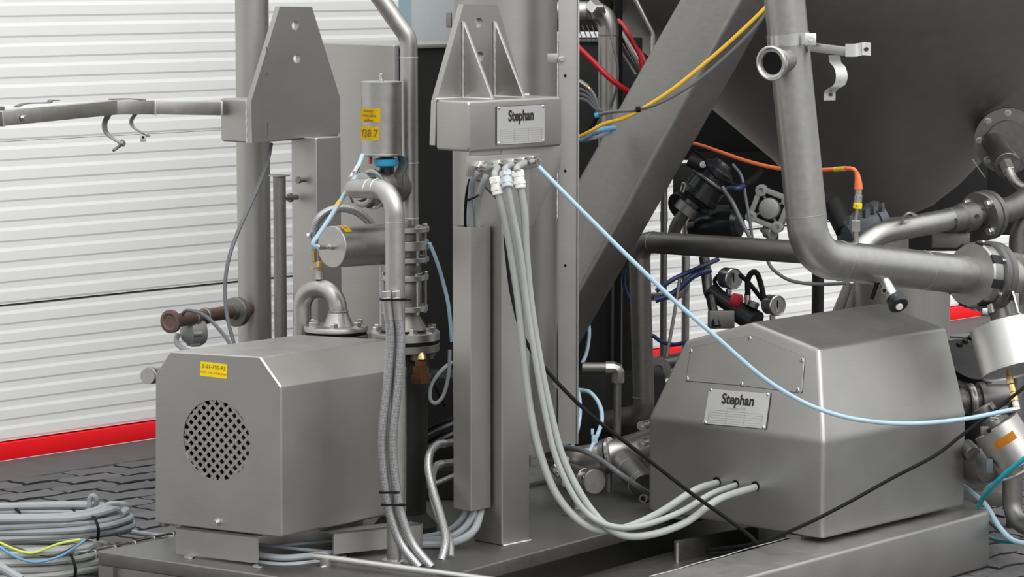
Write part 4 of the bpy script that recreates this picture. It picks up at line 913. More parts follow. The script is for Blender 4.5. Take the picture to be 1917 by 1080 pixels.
# ================================================================== REAR PIPE RUN
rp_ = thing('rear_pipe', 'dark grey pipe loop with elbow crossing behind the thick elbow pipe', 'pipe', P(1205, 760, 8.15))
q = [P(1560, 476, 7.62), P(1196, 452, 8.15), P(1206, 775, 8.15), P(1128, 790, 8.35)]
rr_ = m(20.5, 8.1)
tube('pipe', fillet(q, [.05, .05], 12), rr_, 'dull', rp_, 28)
seam(P(1203, 744, 8.15), ZU, rr_, rp_, 'dull'); seam(q[1]+(q[0]-q[1]).normalized()*.055, q[0]-q[1], rr_, rp_, 'dull')
# angled smaller pipe + square elbow in front of it
rq = thing('square_elbow_pipe', 'thin pipe with mitred square elbow in the dark middle of the frame', 'pipe', P(1155, 830, 7.9))
tube('pipe', [P(1090, 688, 7.9), P(1140, 688, 7.9)], m(10, 7.9), 'dull', rq, 18); tube('pipe', [P(1156, 710, 7.9), P(1155, 838, 7.9)], m(7.5, 7.9), 'dull', rq, 18)
B = nb(); add_tube(B, fillet([P(1134, 688, 7.9), P(1157, 688, 7.9), P(1157, 716, 7.9)], .012, 2), m(12, 7.9), 8); obj('elbow', B, 'pipe', rq, smooth=20); cyl('nut', P(1155, 832, 7.9), P(1155, 842, 7.9), m(10, 7.9), 'bright', rq, seg=6)
cable('thin_rod', [(1273, 520, 8.0), (1262, 590, 7.98), (1248, 668, 7.96)], 3.4, 'dull', 'thin dark rod slanting down beside the rear pipe loop', 'rod')
# background upright pipes
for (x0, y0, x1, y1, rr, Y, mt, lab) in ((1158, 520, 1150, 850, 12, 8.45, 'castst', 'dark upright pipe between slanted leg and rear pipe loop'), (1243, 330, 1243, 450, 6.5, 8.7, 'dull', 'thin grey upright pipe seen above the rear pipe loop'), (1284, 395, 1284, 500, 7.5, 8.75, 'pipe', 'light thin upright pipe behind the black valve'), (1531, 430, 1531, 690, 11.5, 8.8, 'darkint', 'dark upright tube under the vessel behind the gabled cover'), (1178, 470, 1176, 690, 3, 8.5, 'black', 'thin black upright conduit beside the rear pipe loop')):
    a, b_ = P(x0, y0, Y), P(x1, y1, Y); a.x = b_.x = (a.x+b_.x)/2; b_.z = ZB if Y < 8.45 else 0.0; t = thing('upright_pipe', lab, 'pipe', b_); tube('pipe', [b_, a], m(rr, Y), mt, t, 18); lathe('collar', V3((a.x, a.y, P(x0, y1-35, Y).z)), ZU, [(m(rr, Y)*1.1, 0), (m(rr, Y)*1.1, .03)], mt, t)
cr = thing('chrome_pipe', 'polished thin pipe bending behind the rear pipe loop', 'pipe', P(1240, 556, 8.6)); tube('pipe', fillet(PP([(1284, 480, 8.6), (1284, 552, 8.6), (1150, 558, 8.65)]), .035), m(8, 8.6), 'bright', cr, 18)
vl = thing('stand_column', 'wide grey round support column behind the gabled cover roof', 'support leg', V3((P(1690, 600, 8.35).x, 8.35, 0)))
lathe('tube', V3((P(1688, 600, 8.35).x, 8.35, 0)), ZU, [(m(90, 8.35), 0), (m(90, 8.35), P(1690, 500, 8.3).z-.02), (m(70, 8.35), P(1690, 490, 8.3).z)], 'sheet', vl, 56)
pl3 = thing('sloping_strut', 'flat dark strut leaning beside the wide support leg', 'strut', P(1560, 580, 8.4)); sqbar('bar', P(1545, 640, 8.4), P(1592, 530, 8.4), .03, .03, pl3, 'dull'); sqbar('bar', P(1575, 640, 8.38), P(1612, 535, 8.38), .05, .02, pl3, 'dull')

# ================================================================== VALVE CLUSTER UNDER THE VESSEL
bv_ = thing('black_diaphragm_valve', 'black tilted round valve with clamp band under the vessel', 'valve', P(1330, 400, 8.2))
o = P(1350, 312, 8.15); dn_ = (P(1306, 372, 8.15)-o).normalized(); 
lathe('body', o, dn_, [(m(10, 8.15), -.016), (m(16, 8.15), -.014), (m(19, 8.15), -.004), (m(30, 8.15), .006), (m(33, 8.15), .012), (m(33, 8.15), .042), (m(37, 8.15), .045), (m(37, 8.15), .056), (m(35, 8.15), .060), (m(35, 8.15), .092), (m(38, 8.15), .095), (m(38, 8.15), .108), (m(20, 8.15), .125)], 'blackp', bv_, 44)
lathe('clamp_ring', o+dn_*.047, dn_, [(m(38, 8.15), 0), (m(39, 8.15), .002), (m(39, 8.15), .006), (m(38, 8.15), .008)], 'castst', bv_, 44)
cyl('neck', o+dn_*.11, P(1282, 398, 8.17), m(15, 8.15), 'castst', bv_); cyl('collar', P(1292, 385, 8.17), P(1280, 400, 8.17), m(24, 8.15), 'castst', bv_)
tube('stem_pipe', spline(PP([(1282, 398, 8.17), (1270, 415, 8.18), (1263, 432, 8.19), (1262, 452, 8.2)]), 5), m(12, 8.15), 'castst', bv_, 18)
cyl('brass_nipple', P(1282, 342, 8.1), P(1277, 360, 8.1), m(5, 8.1), 'bright', bv_, seg=8)
cyl('side_port', P(1312, 310, 8.12), P(1290, 300, 8.13), m(12, 8.1), 'darkint', bv_); bolt('clamp_screw', P(1316, 308, 8.1), -FW, .006, .009, 'bright', bv_)
box('back_bracket', P(1290, 355, 8.35), RT*.045, V3((0, .02, 0)), ZU*.075, 'darkint', bv_, .004); cyl('lower_boss', P(1268, 385, 8.25), P(1300, 372, 8.3), m(24, 8.3), 'blackp', bv_)
bm_ = thing('black_motor', 'black cylindrical motor lying on the rear pipe loop', 'motor', P(1345, 440, 8.25))
lathe('body', P(1292, 428, 8.25), P(1400, 418, 8.15)-P(1292, 428, 8.25), [(m(14, 8.2), 0), (m(19, 8.2), .006), (m(19, 8.2), .03), (m(26, 8.2), .035), (m(30, 8.2), .08), (m(28, 8.2), .15), (m(20, 8.2), .16)], 'blackp', bm_)
cyl('grey_disc', P(1310, 400, 8.27), P(1330, 392, 8.3), m(22, 8.2), 'motorb', bm_); box('terminal_box', P(1345, 398, 8.2), RT*.03, FW*.02, ZU*.02, 'blackp', bm_)
dv_ = thing('square_valve_head', 'grey cast square valve head with round boss and corner screws', 'valve', P(1440, 440, 8.0))
n_ = V3((-.25, -.95, .05)).normalized(); xr = n_.cross(ZU).normalized()*-1; xr = V3((-n_.y, n_.x, 0)).normalized(); xr = xr if xr.x > 0 else -xr; yr = n_.cross(xr).normalized(); yr = yr if yr.z > 0 else -yr
rot = math.radians(-20); x2 = xr*math.cos(rot)+yr*math.sin(rot); y2 = yr*math.cos(rot)-xr*math.sin(rot); c = P(1443, 390, 8.0); hs = m(34, 8)
B = nb(); add_box(B, c, x2*hs, y2*hs, n_*.004); bev(B, .006); obj('back_plate', B, 'darkint', dv_)
for sa, sb in ((1, 0), (-1, 0), (0, 1), (0, -1)): box('frame_bar', c+x2*hs*.86*sa+y2*hs*.86*sb+n_*.014, x2*(hs*.14 if sa else hs), y2*(hs*.14 if sb else hs), n_*.014, 'diaph', dv_, .002)
for sa in (-1, 1):
    for sb in (-1, 1):
        q_ = c+x2*hs*.78*sa+y2*hs*.78*sb; lathe('corner_boss', q_+n_*.005, n_, [(m(11, 8), 0), (m(11, 8), .025), (m(8, 8), .026), (m(4.5, 8), .026), (m(4.5, 8), .020)], 'diaph', dv_, 20)
        box('spoke', c+(x2*sa*.55+y2*sb*.55)*hs+n_*.012, (x2*sa+y2*sb).normalized()*hs*.25, (x2*sa-y2*sb).normalized()*.003, n_*.006, 'diaph', dv_, 0)
lathe('round_boss', c+n_*.004, n_, [(m(22, 8), 0), (m(20, 8), .022), (m(19, 8), .030), (m(17, 8), .032)], 'diaph', dv_, 36)
box('housing', c-n_*.05, x2*hs*.8, y2*hs*.8, n_*.045, 'diaph', dv_, .006)
cyl('outlet', P(1428, 425, 8.0), P(1440, 436, 8.0), m(9, 8), 'diaph', dv_); cyl('outlet_elbow', P(1436, 432, 8.0), P(1448, 438, 7.98), m(13, 8), 'diaph', dv_)
box('hanger', P(1452, 425, 8.1), x2*.004, n_*.03, ZU*.06, 'darkint', dv_)
g = 'black hoses in the valve cluster'
for pts, rr, mt, lab in (([(1372, 308, 8.05), (1388, 330, 8.02), (1396, 370, 8.0), (1403, 410, 7.98), (1408, 445, 7.98)], 3, 'dgrey', 'thin grey cable dropping from the black valve to the rear pipe'),
    ([(1352, 350, 8.0), (1372, 380, 7.98), (1388, 415, 7.96), (1405, 446, 7.95)], 4, 'dgrey', 'thicker grey cable dropping past the black valve'),
    ([(1362, 342, 8.02), (1385, 350, 8.0), (1410, 335, 8.05), (1425, 320, 8.1)], 6, 'black', 'black hose behind the square valve head'),
    ([(1300, 282, 8.05), (1318, 296, 8.03), (1326, 312, 8.02), (1340, 330, 8.0), (1358, 340, 8.02)], 3, 'black', 'black strap hose over the black valve'),
    ([(1365, 352, 7.99), (1380, 353, 7.97), (1392, 348, 7.99)], 5, 'navy', 'short navy hose wrapped by the black valve'),
    ([(1228, 545, 8.0), (1262, 522, 8.0), (1300, 505, 8.02), (1345, 485, 8.05)], 4.5, 'navy', 'dark blue hose rising right behind the rear pipe loop'),
    ([(1226, 562, 8.0), (1262, 548, 8.0), (1296, 518, 8.0), (1330, 505, 8.02)], 6, 'navy', 'thicker dark blue hose rising behind the rear pipe loop'),
    ([(1222, 628, 8.02), (1240, 640, 8.0), (1262, 645, 7.98), (1285, 640, 7.96)], 4, 'navy', 'dark blue hose sagging in front of the red flashing'),
    ([(1170, 505, 8.3), (1168, 530, 8.3), (1178, 560, 8.3), (1195, 580, 8.3)], 4, 'navy', 'navy hose behind the rear pipe elbow'),
    ([(1436, 486, 7.9), (1448, 505, 7.88), (1480, 525, 7.86), (1530, 532, 7.84), (1585, 530, 7.8)], 3.4, 'dgrey', 'grey cable sagging below the rear pipe to the strut')):
    cable('hose', pts, rr, mt, lab, 'hose' if 'hose' in lab else 'cable')
# gauges
def gauge(x, y, r, Y, lab, par_dir):
    t = thing('pressure_gauge', lab, 'gauge', P(x, y+r, Y), 'pressure gauges above the gabled cover'); n = V3(par_dir).normalized(); c = P(x, y, Y); R = m(r, Y)
    lathe('case', c-n*.04, n, [(R*.9, 0), (R*.98, .003), (R*.98, .03), (R*1.03, .031), (R*1.03, .042), (R*.95, .044), (R*.9, .041)], 'bright', t, 40)
    lathe('dial', c, n, [(R*.9, 0), (R*.9, .001)], 'plate', t, 40); 
    xg = n.cross(ZU).normalized(); box('needle', c+n*.002+ZU*R*.1, xg*.0012, ZU*R*.45, n*.0006, 'black', t, 0)
    B = nb(); add_box(B, c+n*.0015-ZU*R*.4, xg*R*.2, n*.0005, ZU*R*.22); obj('dial_print', B, 'fprint', t, smooth=0)
    cyl('stem', c-n*.02-ZU*R, c-n*.02-ZU*(R+.022), .008, 'bright', t)
    return t
gauge(1373, 522, 20, 8.0, 'round steel pressure gauge beside the black hose loop, above the red cap', (.55, -.83, 0)); gauge(1455, 572, 19, 7.9, 'round steel pressure gauge just above the gabled cover roof', (.55, -.83, 0))
mf = thing('black_manifold', 'black pipe manifold with red cap under the rear pipe loop', 'valve', P(1340, 610, 8.0))
tube('stem', spline(PP([(1318, 480, 8.05), (1322, 510, 8.05), (1326, 545, 8.04), (1334, 560, 8.02)]), 5), m(10, 8), 'castst', mf, 18); cyl('collar', P(1309, 516, 8.05), P(1309, 505, 8.05), m(13, 8), 'castst', mf)
tube('arm', [P(1330, 545, 8.03), P(1410, 600, 7.95)], m(15, 8), 'blackp', mf, 20); tube('arm', [P(1330, 555, 8.0), P(1341, 612, 7.95)], m(9, 8), 'blackp', mf, 16); box('block', P(1350, 598, 7.98), RT*.035, FW*.03, ZU*.025, 'castst', mf, .004)
lathe('arm_end', P(1385, 583, 7.98), P(1425, 610, 7.93)-P(1385, 583, 7.98), [(m(17, 8), 0), (m(22, 8), .005), (m(22, 8), .06)], 'blackp', mf)
lathe('red_cap', P(1376, 562, 7.97), V3((.8, -.5, -.1)), [(m(13, 8), -.006), (m(13, 8), .016), (m(11, 8), .018)], 'redk', mf); tag(mf.children[-1], 'dull red round cap')
cyl('nozzle', P(1399, 549, 7.95), P(1400, 570, 7.95), m(6, 8), 'bright', mf, seg=12); cyl('nozzle_nut', P(1412, 565, 7.94), P(1408, 575, 7.94), m(11, 8), 'castst', mf)
cable('hose', [(1400, 552, 7.93), (1400, 525, 7.93), (1407, 511, 7.93), (1417, 512, 7.93), (1425, 535, 7.93), (1432, 570, 7.92)], 5.5, 'black', 'black hose looping up between both pressure gauges', 'hose')
cable('hose', [(1385, 514, 7.99), (1402, 530, 7.97), (1420, 552, 7.95), (1430, 565, 7.93)], 4.5, 'black', 'black hose from the upper gauge down to the lower gauge', 'hose'); cable('hose', [(1350, 545, 8.06), (1338, 528, 8.06), (1345, 515, 8.06)], 4, 'black', 'short black hose behind the upper gauge', 'hose')
# motor under vessel, orange sensor
mo = thing('agitator_motor', 'blue-grey motor with finned body below the vessel cone', 'motor', P(1620, 460, 8.3))
lathe('body', P(1575, 445, 8.3), P(1665, 405, 8.35)-P(1575, 445, 8.3), [(m(20, 8.3), 0), (m(33, 8.3), .012), (m(35, 8.3), .02), (m(35, 8.3), .11), (m(40, 8.3), .112), (m(40, 8.3), .135), (m(26, 8.3), .14)], 'motorb', mo)
for i in range(5):
    c = P(1590+15*i, 412-6*i, 8.2); box('fin', c, RT*.004, FW*.04, ZU*.012, 'motorb', mo, 0)
cyl('shaft_housing', P(1560, 380, 8.35), P(1585, 430, 8.3), m(22, 8.3), 'darkint', mo); box('mount_plate', P(1625, 470, 8.3), RT*.09, FW*.03, ZU*.008, 'darkint', mo)
se = thing('temperature_sensor', 'upright probe with orange boot and yellow tag on the thick elbow pipe', 'sensor', P(1603, 452, 7.24))
sY = 7.22
cyl('socket', P(1603, 455, sY), P(1602, 432, sY), m(5, sY), 'pipe', se); B = nb(); add_cyl(B, P(1602, 434, sY), P(1602, 412, sY), m(9, sY), seg=6); obj('hex_nut', B, 'pipe', se, smooth=20)
cyl('probe', P(1602, 412, sY), P(1605, 390, sY), m(3.5, sY), 'pipe', se); cyl('tag', P(1605, 391, sY), P(1606, 380, sY), m(8.5, sY), 'yellow', se); cyl('barrel', P(1606, 380, sY), P(1607, 364, sY), m(7.5, sY), 'bright', se); cyl('coupling', P(1607, 364, sY), P(1607, 354, sY), m(6.5, sY), 'bright', se, seg=8)
tube('boot', [P(1607, 354, sY), P(1607, 345, sY), P(1606, 333, sY), P(1604, 323, sY)], [m(8, sY), m(7.5, sY), m(6, sY), m(4.5, sY)], 'orange', se, 14); text('4-1', P(1605.5, 386, sY-m(9, sY)), RT, ZU, .008, 'yprint', se)
tube('cable', spline(PP([(1604, 324, sY), (1598, 317, sY), (1585, 315, sY+.02), (1560, 317, sY+.08), (1500, 319, 7.45), (1450, 314, 7.65), (1400, 302, 7.83), (1350, 285, 7.97), (1312, 272, 8.05), (1285, 266, 8.1)]), 8), m(3.8, 7.4), 'orange', se, 10); tube('cable_marker', [P(1563, 317, sY+.07), P(1583, 315.5, sY+.024)], m(4.8, 7.3), 'yelc', se, 10)
# ================================================================== RIGHT EDGE: FLANGED PIPE, VALVES
fp_ = thing('flanged_pipe', 'grey curved pipe with round bolted flange below the vessel', 'pipe', P(1720, 450, 7.75))
pts = spline(PP([(1600, 480, 7.56), (1622, 455, 7.58), (1650, 437, 7.61), (1690, 428, 7.66), (1740, 418, 7.72), (1790, 408, 7.8), (1835, 400, 7.86)]), 6)
tube('pipe', pts, m(21, 7.7), 'pipe', fp_, 28)
fx = (P(1917, 382, 7.99)-P(1835, 402, 7.86)).normalized(); fo = P(1836, 405, 7.86)
lathe('fitting', P(1776, 413, 7.78), P(1830, 403, 7.85)-P(1776, 413, 7.78), [(m(22, 7.8), 0), (m(24, 7.8), .003), (m(24, 7.8), .045), (m(28, 7.8), .05), (m(28, 7.8), .09)], 'castst', fp_)
R = m(47, 7.86)
lathe('flange', fo, fx, [(R*.6, -.01), (R*.95, -.008), (R, -.005), (R, .012), (R*.95, .013), (R*.95, .018), (R, .019), (R, .034), (R*.6, .04)], 'castst', fp_, 48)
x, y, a_ = frame(fx)
for i in range(4):
    an = .75+i*math.pi/2; bolt('flange_bolt', fo+(x*math.cos(an)+y*math.sin(an))*R*.78-fx*.008, -fx, .009, .012, 'bright', fp_)
for c_ in ((1788, 413), (1828, 405)): lathe('set_screw', P(*c_, 7.76), -FW, [(.006, 0), (.006, .012), (.003, .012)], 'blackp', fp_, 8)
tube('pipe', spline(PP([(1845, 402, 7.88), (1880, 395, 7.93), (1905, 385, 7.97), (1935, 365, 8.02)]), 6), m(24, 7.95), 'castst', fp_, 24)
strap('lug', spline(PP([(1688, 418, 7.63), (1692, 405, 7.62), (1702, 398, 7.62), (1716, 403, 7.63)]), 4), FW, .03, .004, 'pipe', fp_)
box('support_bracket', P(1780, 450, 7.84), RT*.05, FW*.01, ZU*.02, 'castst', fp_, .003)
# manhole / fitting on the cone's right flank
mh = thing('vessel_fitting', 'dark bolted branch with hex nut and tube on the vessel flank', 'pipe fitting', P(1890, 330, 8.2))
a, b_ = P(1858, 262, 8.35), P(1886, 310, 8.15)
cyl('branch', P(1845, 240, 8.6), b_, m(22, 8.2), 'castst', mh); cyl('end_rim', P(1880, 300, 8.19), b_, m(25, 8.2), 'castst', mh)
B = nb(); add_cyl(B, P(1882, 305, 8.15), P(1890, 322, 8.12), m(13, 8.1), seg=6); obj('hex_nut', B, 'pipe', mh, smooth=20)
tube('tube', spline(PP([(1888, 318, 8.12), (1896, 334, 8.1), (1908, 346, 8.08), (1935, 358, 8.05)]), 6), m(8.5, 8.1), 'pipe', mh, 16)
fl0 = P(1885, 262, 8.45); dd = (P(1900, 290, 8.1)-P(1875, 235, 8.75)).normalized()
lathe('bolted_flange', fl0, dd, [(m(62, 8.4), 0), (m(62, 8.4), .02), (m(40, 8.4), .022), (m(40, 8.4), .05)], 'castst', mh, 40)
x, y, a_ = frame(dd)
for i in range(8): an = i*math.pi/4; bolt('flange_bolt', fl0+(x*math.cos(an)+y*math.sin(an))*m(52, 8.4)+dd*.02, dd, .007, .009, 'bright', mh)
box('edge_strip', P(1832, 315, 8.3), (P(1836, 322, 8.3)-P(1824, 305, 8.3)), FW*.004, RT*.0018, 'bright', mh, 0)

# first actuator (large, pale)
va = thing('angled_valve', 'large pale steel actuator under the slotted union', 'valve', P(1890, 700, 7.45))
t0, t1 = P(1880, 607, 7.47), P(1903, 694, 7.425); dx = (t1-t0).normalized(); Lh = (t1-t0).length; R = m(66, 7.45)
lathe('actuator', t0, dx, [(R*.97, 0), (R, .002), (R, Lh-.004), (R*1.01, Lh-.003), (R*1.01, Lh), (R*.96, Lh+.001), (R*.95, Lh-.004), (.01, Lh-.005)], 'satin', va, 56)
cyl('stem', t0-dx*.10, t0, m(22, 7.5), 'castst', va)
strap('yoke', [P(1893, 545, 7.44), P(1897, 560, 7.43), P(1904, 585, 7.42), P(1910, 588, 7.42)], FW, .05, .004, 'bright', va)
box('yoke_plate', P(1872, 570, 7.52), RT*.045, FW*.03, UPV*.03, 'castst', va, .004)
cyl('air_screw', P(1857, 585, 7.42), P(1853, 568, 7.42), m(6, 7.4), 'bright', va, seg=10); box('wing', P(1844, 583, 7.42), RT*.007, FW*.002, UPV*.008, 'bright', va)
pth = [(1888, 693), (1890, 706), (1893, 720), (1897, 735), (1900, 752), (1904, 764)]
for i, (rr, mt) in enumerate(((5, 'brass'), (7, 'brass'), (6, 'brass'), (7.5, 'brass'), (6.5, 'bright'))): cyl('air_fitting', P(*pth[i], 7.40-.012*i), P(*pth[i+1], 7.388-.012*i), m(rr, 7.3), mt, va, seg=10)
cl_ = thing('coupling_chain', 'dark and steel pipe couplings between gabled cover and angled valve', 'pipe fitting', P(1840, 770, 7.45))
c0_, c1_ = P(1790, 752, 7.6), P(1890, 738, 7.62); cd_ = c1_-c0_
lathe('couplings', c0_, cd_, [(m(24, 7.6), 0), (m(26, 7.6), .02), (m(21, 7.6), .022), (m(21, 7.6), .03), (m(30, 7.6), .032), (m(30, 7.6), .05), (m(22, 7.6), .052), (m(22, 7.6), .062), (m(31, 7.6), .064), (m(31, 7.6), .078), (m(24, 7.6), .08), (m(24, 7.6), .10), (m(20, 7.6), .14)], 'castst', cl_, 36)
lathe('bright_ring', c0_+cd_.normalized()*.035, cd_, [(m(30.5, 7.6), 0), (m(31, 7.6), .001), (m(31, 7.6), .012), (m(30.5, 7.6), .013)], 'pipe', cl_, 36)
hb = thing('pump_housing', 'black cast pump housing behind the gabled cover edge', 'pump', P(1815, 720, 7.8))
lathe('body', P(1800, 690, 7.85), V3((.35, -.6, .75)), [(m(30, 7.8), -.08), (m(58, 7.8), -.06), (m(62, 7.8), -.01), (m(62, 7.8), .015), (m(50, 7.8), .02), (m(50, 7.8), .04)], 'darkint', hb, 40)
for i in range(5): bolt('housing_bolt', P(1795+11*i, 640-3*i+abs(i-2)*3, 7.78), V3((.2, -.6, .75)), .007, .008, 'darkint', hb)
cyl('lower_body', P(1810, 720, 7.8), P(1850, 900, 7.85), m(44, 7.8), 'darkint', hb); cyl('support_foot', P(1850, 890, 7.85), V3((P(1850, 890, 7.85).x, 7.85, .13)), m(20, 7.8), 'darkint', hb)
prism('foot_bracket', [Zp(1790, 946, .13), Zp(1878, 948, .13), Zp(1910, 905, .13), Zp(1790, 905, .13)], ZU*.04, 'dull', hb, .004)
# second actuator, with orange mark
vb = thing('marked_valve', 'tilted steel actuator with orange paint mark above the cut pipe elbow', 'valve', P(1890, 880, 7.4))
t0, t1 = P(1864, 797, 7.38), P(1912, 868, 7.36); dx = (t1-t0).normalized(); Lh = (t1-t0).length; R = m(47, 7.38)
lathe('actuator', t0, dx, [(R*.7, 0), (R*.97, 0), (R, .002), (R, Lh), (R*.97, Lh+.001), (R*.9, Lh+.002)], 'pipe', vb, 48)
B = nb(); x, y, a_ = frame(dx); fdv = (-FW-dx*(-FW).dot(dx)).normalized(); sdv = dx.cross(fdv); cols = []
n = 10
for hh in (.030, .052): cols.append([B.verts.new(t0+dx*hh+(fdv*math.cos(t)+sdv*math.sin(t))*(R+.0008)) for t in [-.35+.95*i/n for i in range(n+1)]])
for i in range(n): B.faces.new((cols[0][i], cols[0][i+1], cols[1][i+1], cols[1][i]))
bmesh.ops.solidify(B, geom=B.faces[:], thickness=.0005); obj('paint_mark', B, 'omark', vb)
cyl('mount', t0-dx*.06, t0, m(20, 7.4), 'castst', vb); box('port_block', P(1843, 805, 7.33), RT*.010, FW*.008, UPV*.010, 'castst', vb, .002); lathe('port', P(1851, 806, 7.31), -FW, [(.006, 0), (.006, .004), (.004, .004)], 'black', vb, 14)
bolt('top_bolt', P(1858, 786, 7.31), UPV-FW*.4, .006, .008, 'bright', vb); bolt('top_bolt', P(1866, 782, 7.31), UPV-FW*.4, .006, .008, 'bright', vb); box('top_strap', P(1860, 770, 7.36), (P(1868, 782, 7.36)-P(1852, 758, 7.36))/2, FW*.02, RT*.0015, 'bright', vb, 0)
lathe('valve_body', P(1838, 868, 7.5), V3((.6, -.7, .1)), [(m(30, 7.5), -.05), (m(36, 7.5), -.03), (m(36, 7.5), .02), (m(24, 7.5), .03)], 'castst', vb); cyl('pale_bracket', P(1808, 835, 7.5), P(1822, 850, 7.46), m(15, 7.5), 'dull', vb); box('grey_pad', P(1852, 872, 7.34), RT*.009, FW*.006, UPV*.018, 'motorb', vb, .003)
ce = thing('cut_pipe_elbow', 'short downward pipe elbow with open cut end over the paving', 'pipe', P(1900, 990, 7.55))
tube('pipe', fillet(PP([(1893, 840, 7.5), (1893, 975, 7.5), (1935, 990, 7.42)]), .06), m(17, 7.5), 'dull', ce, 24); seam(P(1893, 952, 7.5), ZU, m(17, 7.5), ce, 'pipe')
cable('hose', [(1930, 850, 7.2), (1900, 872, 7.22), (1870, 898, 7.25), (1845, 925, 7.3), (1830, 950, 7.38)], 5, 'teal', 'teal hose curving up from the base end to the right valve', 'hose')
cable('hose', [(1795, 905, 7.6), (1815, 918, 7.55), (1845, 945, 7.5), (1870, 985, 7.45), (1895, 1010, 7.4), (1930, 1020, 7.35)], 5, 'lblue', 'pale blue hose dropping past the base end', 'hose')
cable('hose', [(1850, 1005, 7.75), (1870, 1012, 7.6), (1900, 1015, 7.5), (1930, 1017, 7.42)], 4, 'teal', 'teal hose lying on the paving by the base end', 'hose')
cable('hose', [(1850, 975, 7.85), (1875, 995, 7.7), (1905, 1010, 7.55), (1930, 1012, 7.48)], 4, 'dgrey', 'dark grey hose lying on the paving by the base end', 'hose')
al2 = thing('air_line', 'thin clear grey air line with bright fitting below the orange mark', 'hose', P(1870, 910, 7.3)); tube('tube', spline(PP([(1838, 930, 7.36), (1848, 912, 7.33), (1865, 902, 7.3), (1885, 897, 7.28), (1906, 890, 7.26)]), 6), m(2.6, 7.3), 'grey', al2, 8); cyl('fitting', P(1904, 891, 7.26), P(1925, 880, 7.24), m(5, 7.25), 'bright', al2, seg=8)
# ================================================================== BETWEEN ANGLE POST AND LEG (TOP)
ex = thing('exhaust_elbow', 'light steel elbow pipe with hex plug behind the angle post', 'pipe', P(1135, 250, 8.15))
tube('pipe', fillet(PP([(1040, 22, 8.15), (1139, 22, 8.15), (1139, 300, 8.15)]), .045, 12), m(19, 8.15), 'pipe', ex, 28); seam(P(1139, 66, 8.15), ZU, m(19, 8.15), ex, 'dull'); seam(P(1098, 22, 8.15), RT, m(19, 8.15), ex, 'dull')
hxd = V3((.35, -.85, -.38)).normalized(); hxo = P(1110, 12, 8.12); B = nb(); add_hex(B, hxo, hxd, m(16, 8.1), .045); obj('hex_plug', B, 'bright', ex, smooth=20); lathe('plug_recess', hxo+hxd*.045, hxd, [(m(9, 8.1), -.001), (m(9, 8.1), .0006)], 'dull', ex, 20)
cable('wire', [(1128, 24, 8.08), (1140, 55, 8.08), (1150, 95, 8.07), (1156, 125, 8.07), (1154, 165, 8.08), (1143, 200, 8.1)], 2.6, 'dgrey', 'thin grey wire hanging along the light elbow pipe', 'cable')
lb = thing('louvre_box', 'dark steel box with slanted louvre bars behind the elbow pipe', 'machine box', P(1105, 300, 8.5))
bx0 = P(1105, 76, 8.45); box('body', V3((bx0.x+.03, bx0.y+.09, (bx0.z+.30)/2)), RT*.12, FW.cross(RT).cross(RT).normalized()*.08, ZU*((bx0.z-.30)/2), 'darkint', lb, .004)
box('top_rim', V3((bx0.x, bx0.y, bx0.z)), RT*.085, V3((0, .004, 0)), ZU*.004, 'dull', lb)
for i in range(7): a = P(1072+9*i, 48, 8.44); b_ = P(1082+9*i, 74, 8.44); tube('louvre_bar', [b_, a], .0018, 'pipe', lb, 6)
box('upper_block', V3((P(1085, 48, 8.5).x, 8.57, P(1085, 40, 8.5).z+.03)), RT*.09, V3((0, .05, 0)), ZU*.06, 'darkint', lb)
box('pedestal', V3((bx0.x, bx0.y+.09, .15+.075)), RT*.06, V3((0, .06, 0)), ZU*.075, 'darkint', lb)
cable('red_hose', [(1060, 68, 8.0), (1084, 90, 8.0), (1110, 115, 8.0), (1140, 145, 8.0), (1175, 171, 8.02), (1200, 185, 8.05)], 5.5, 'red', 'thick bright red hose crossing in front of the elbow pipe', 'hose')
cable('red_hose', [(1158, 38, 8.25), (1168, 48, 8.22), (1176, 62, 8.2), (1188, 85, 8.2), (1198, 105, 8.2), (1202, 135, 8.2)], 4, 'red', 'thin dark red hose beside the polished thin pipe', 'hose')
cable('red_hose', [(1190, 88, 8.24), (1200, 100, 8.22), (1208, 118, 8.2), (1210, 140, 8.2)], 4, 'red', 'short dark red hose near the slanted leg', 'hose')
c2_ = thing('chrome_pipe', 'polished thin handrail tube bending down in front of the vessel top', 'pipe', P(1222, 90, 8.1)); tube('pipe', fillet(PP([(1180, -20, 8.05), (1223, 64, 8.05), (1221, 110, 8.05)]), .03), m(4.5, 8.05), 'bright', c2_, 14)
c3_ = thing('chrome_pipe', 'short polished tube slanting down to the slanted leg', 'pipe', P(1190, 120, 8.3)); tube('pipe', [P(1155, 50, 8.3), P(1205, 132, 8.3)], m(9, 8.3), 'bright', c3_, 18); tube('inner_rod', [P(1160, 90, 8.32), P(1190, 140, 8.3)], m(4, 8.3), 'dull', c3_, 10)
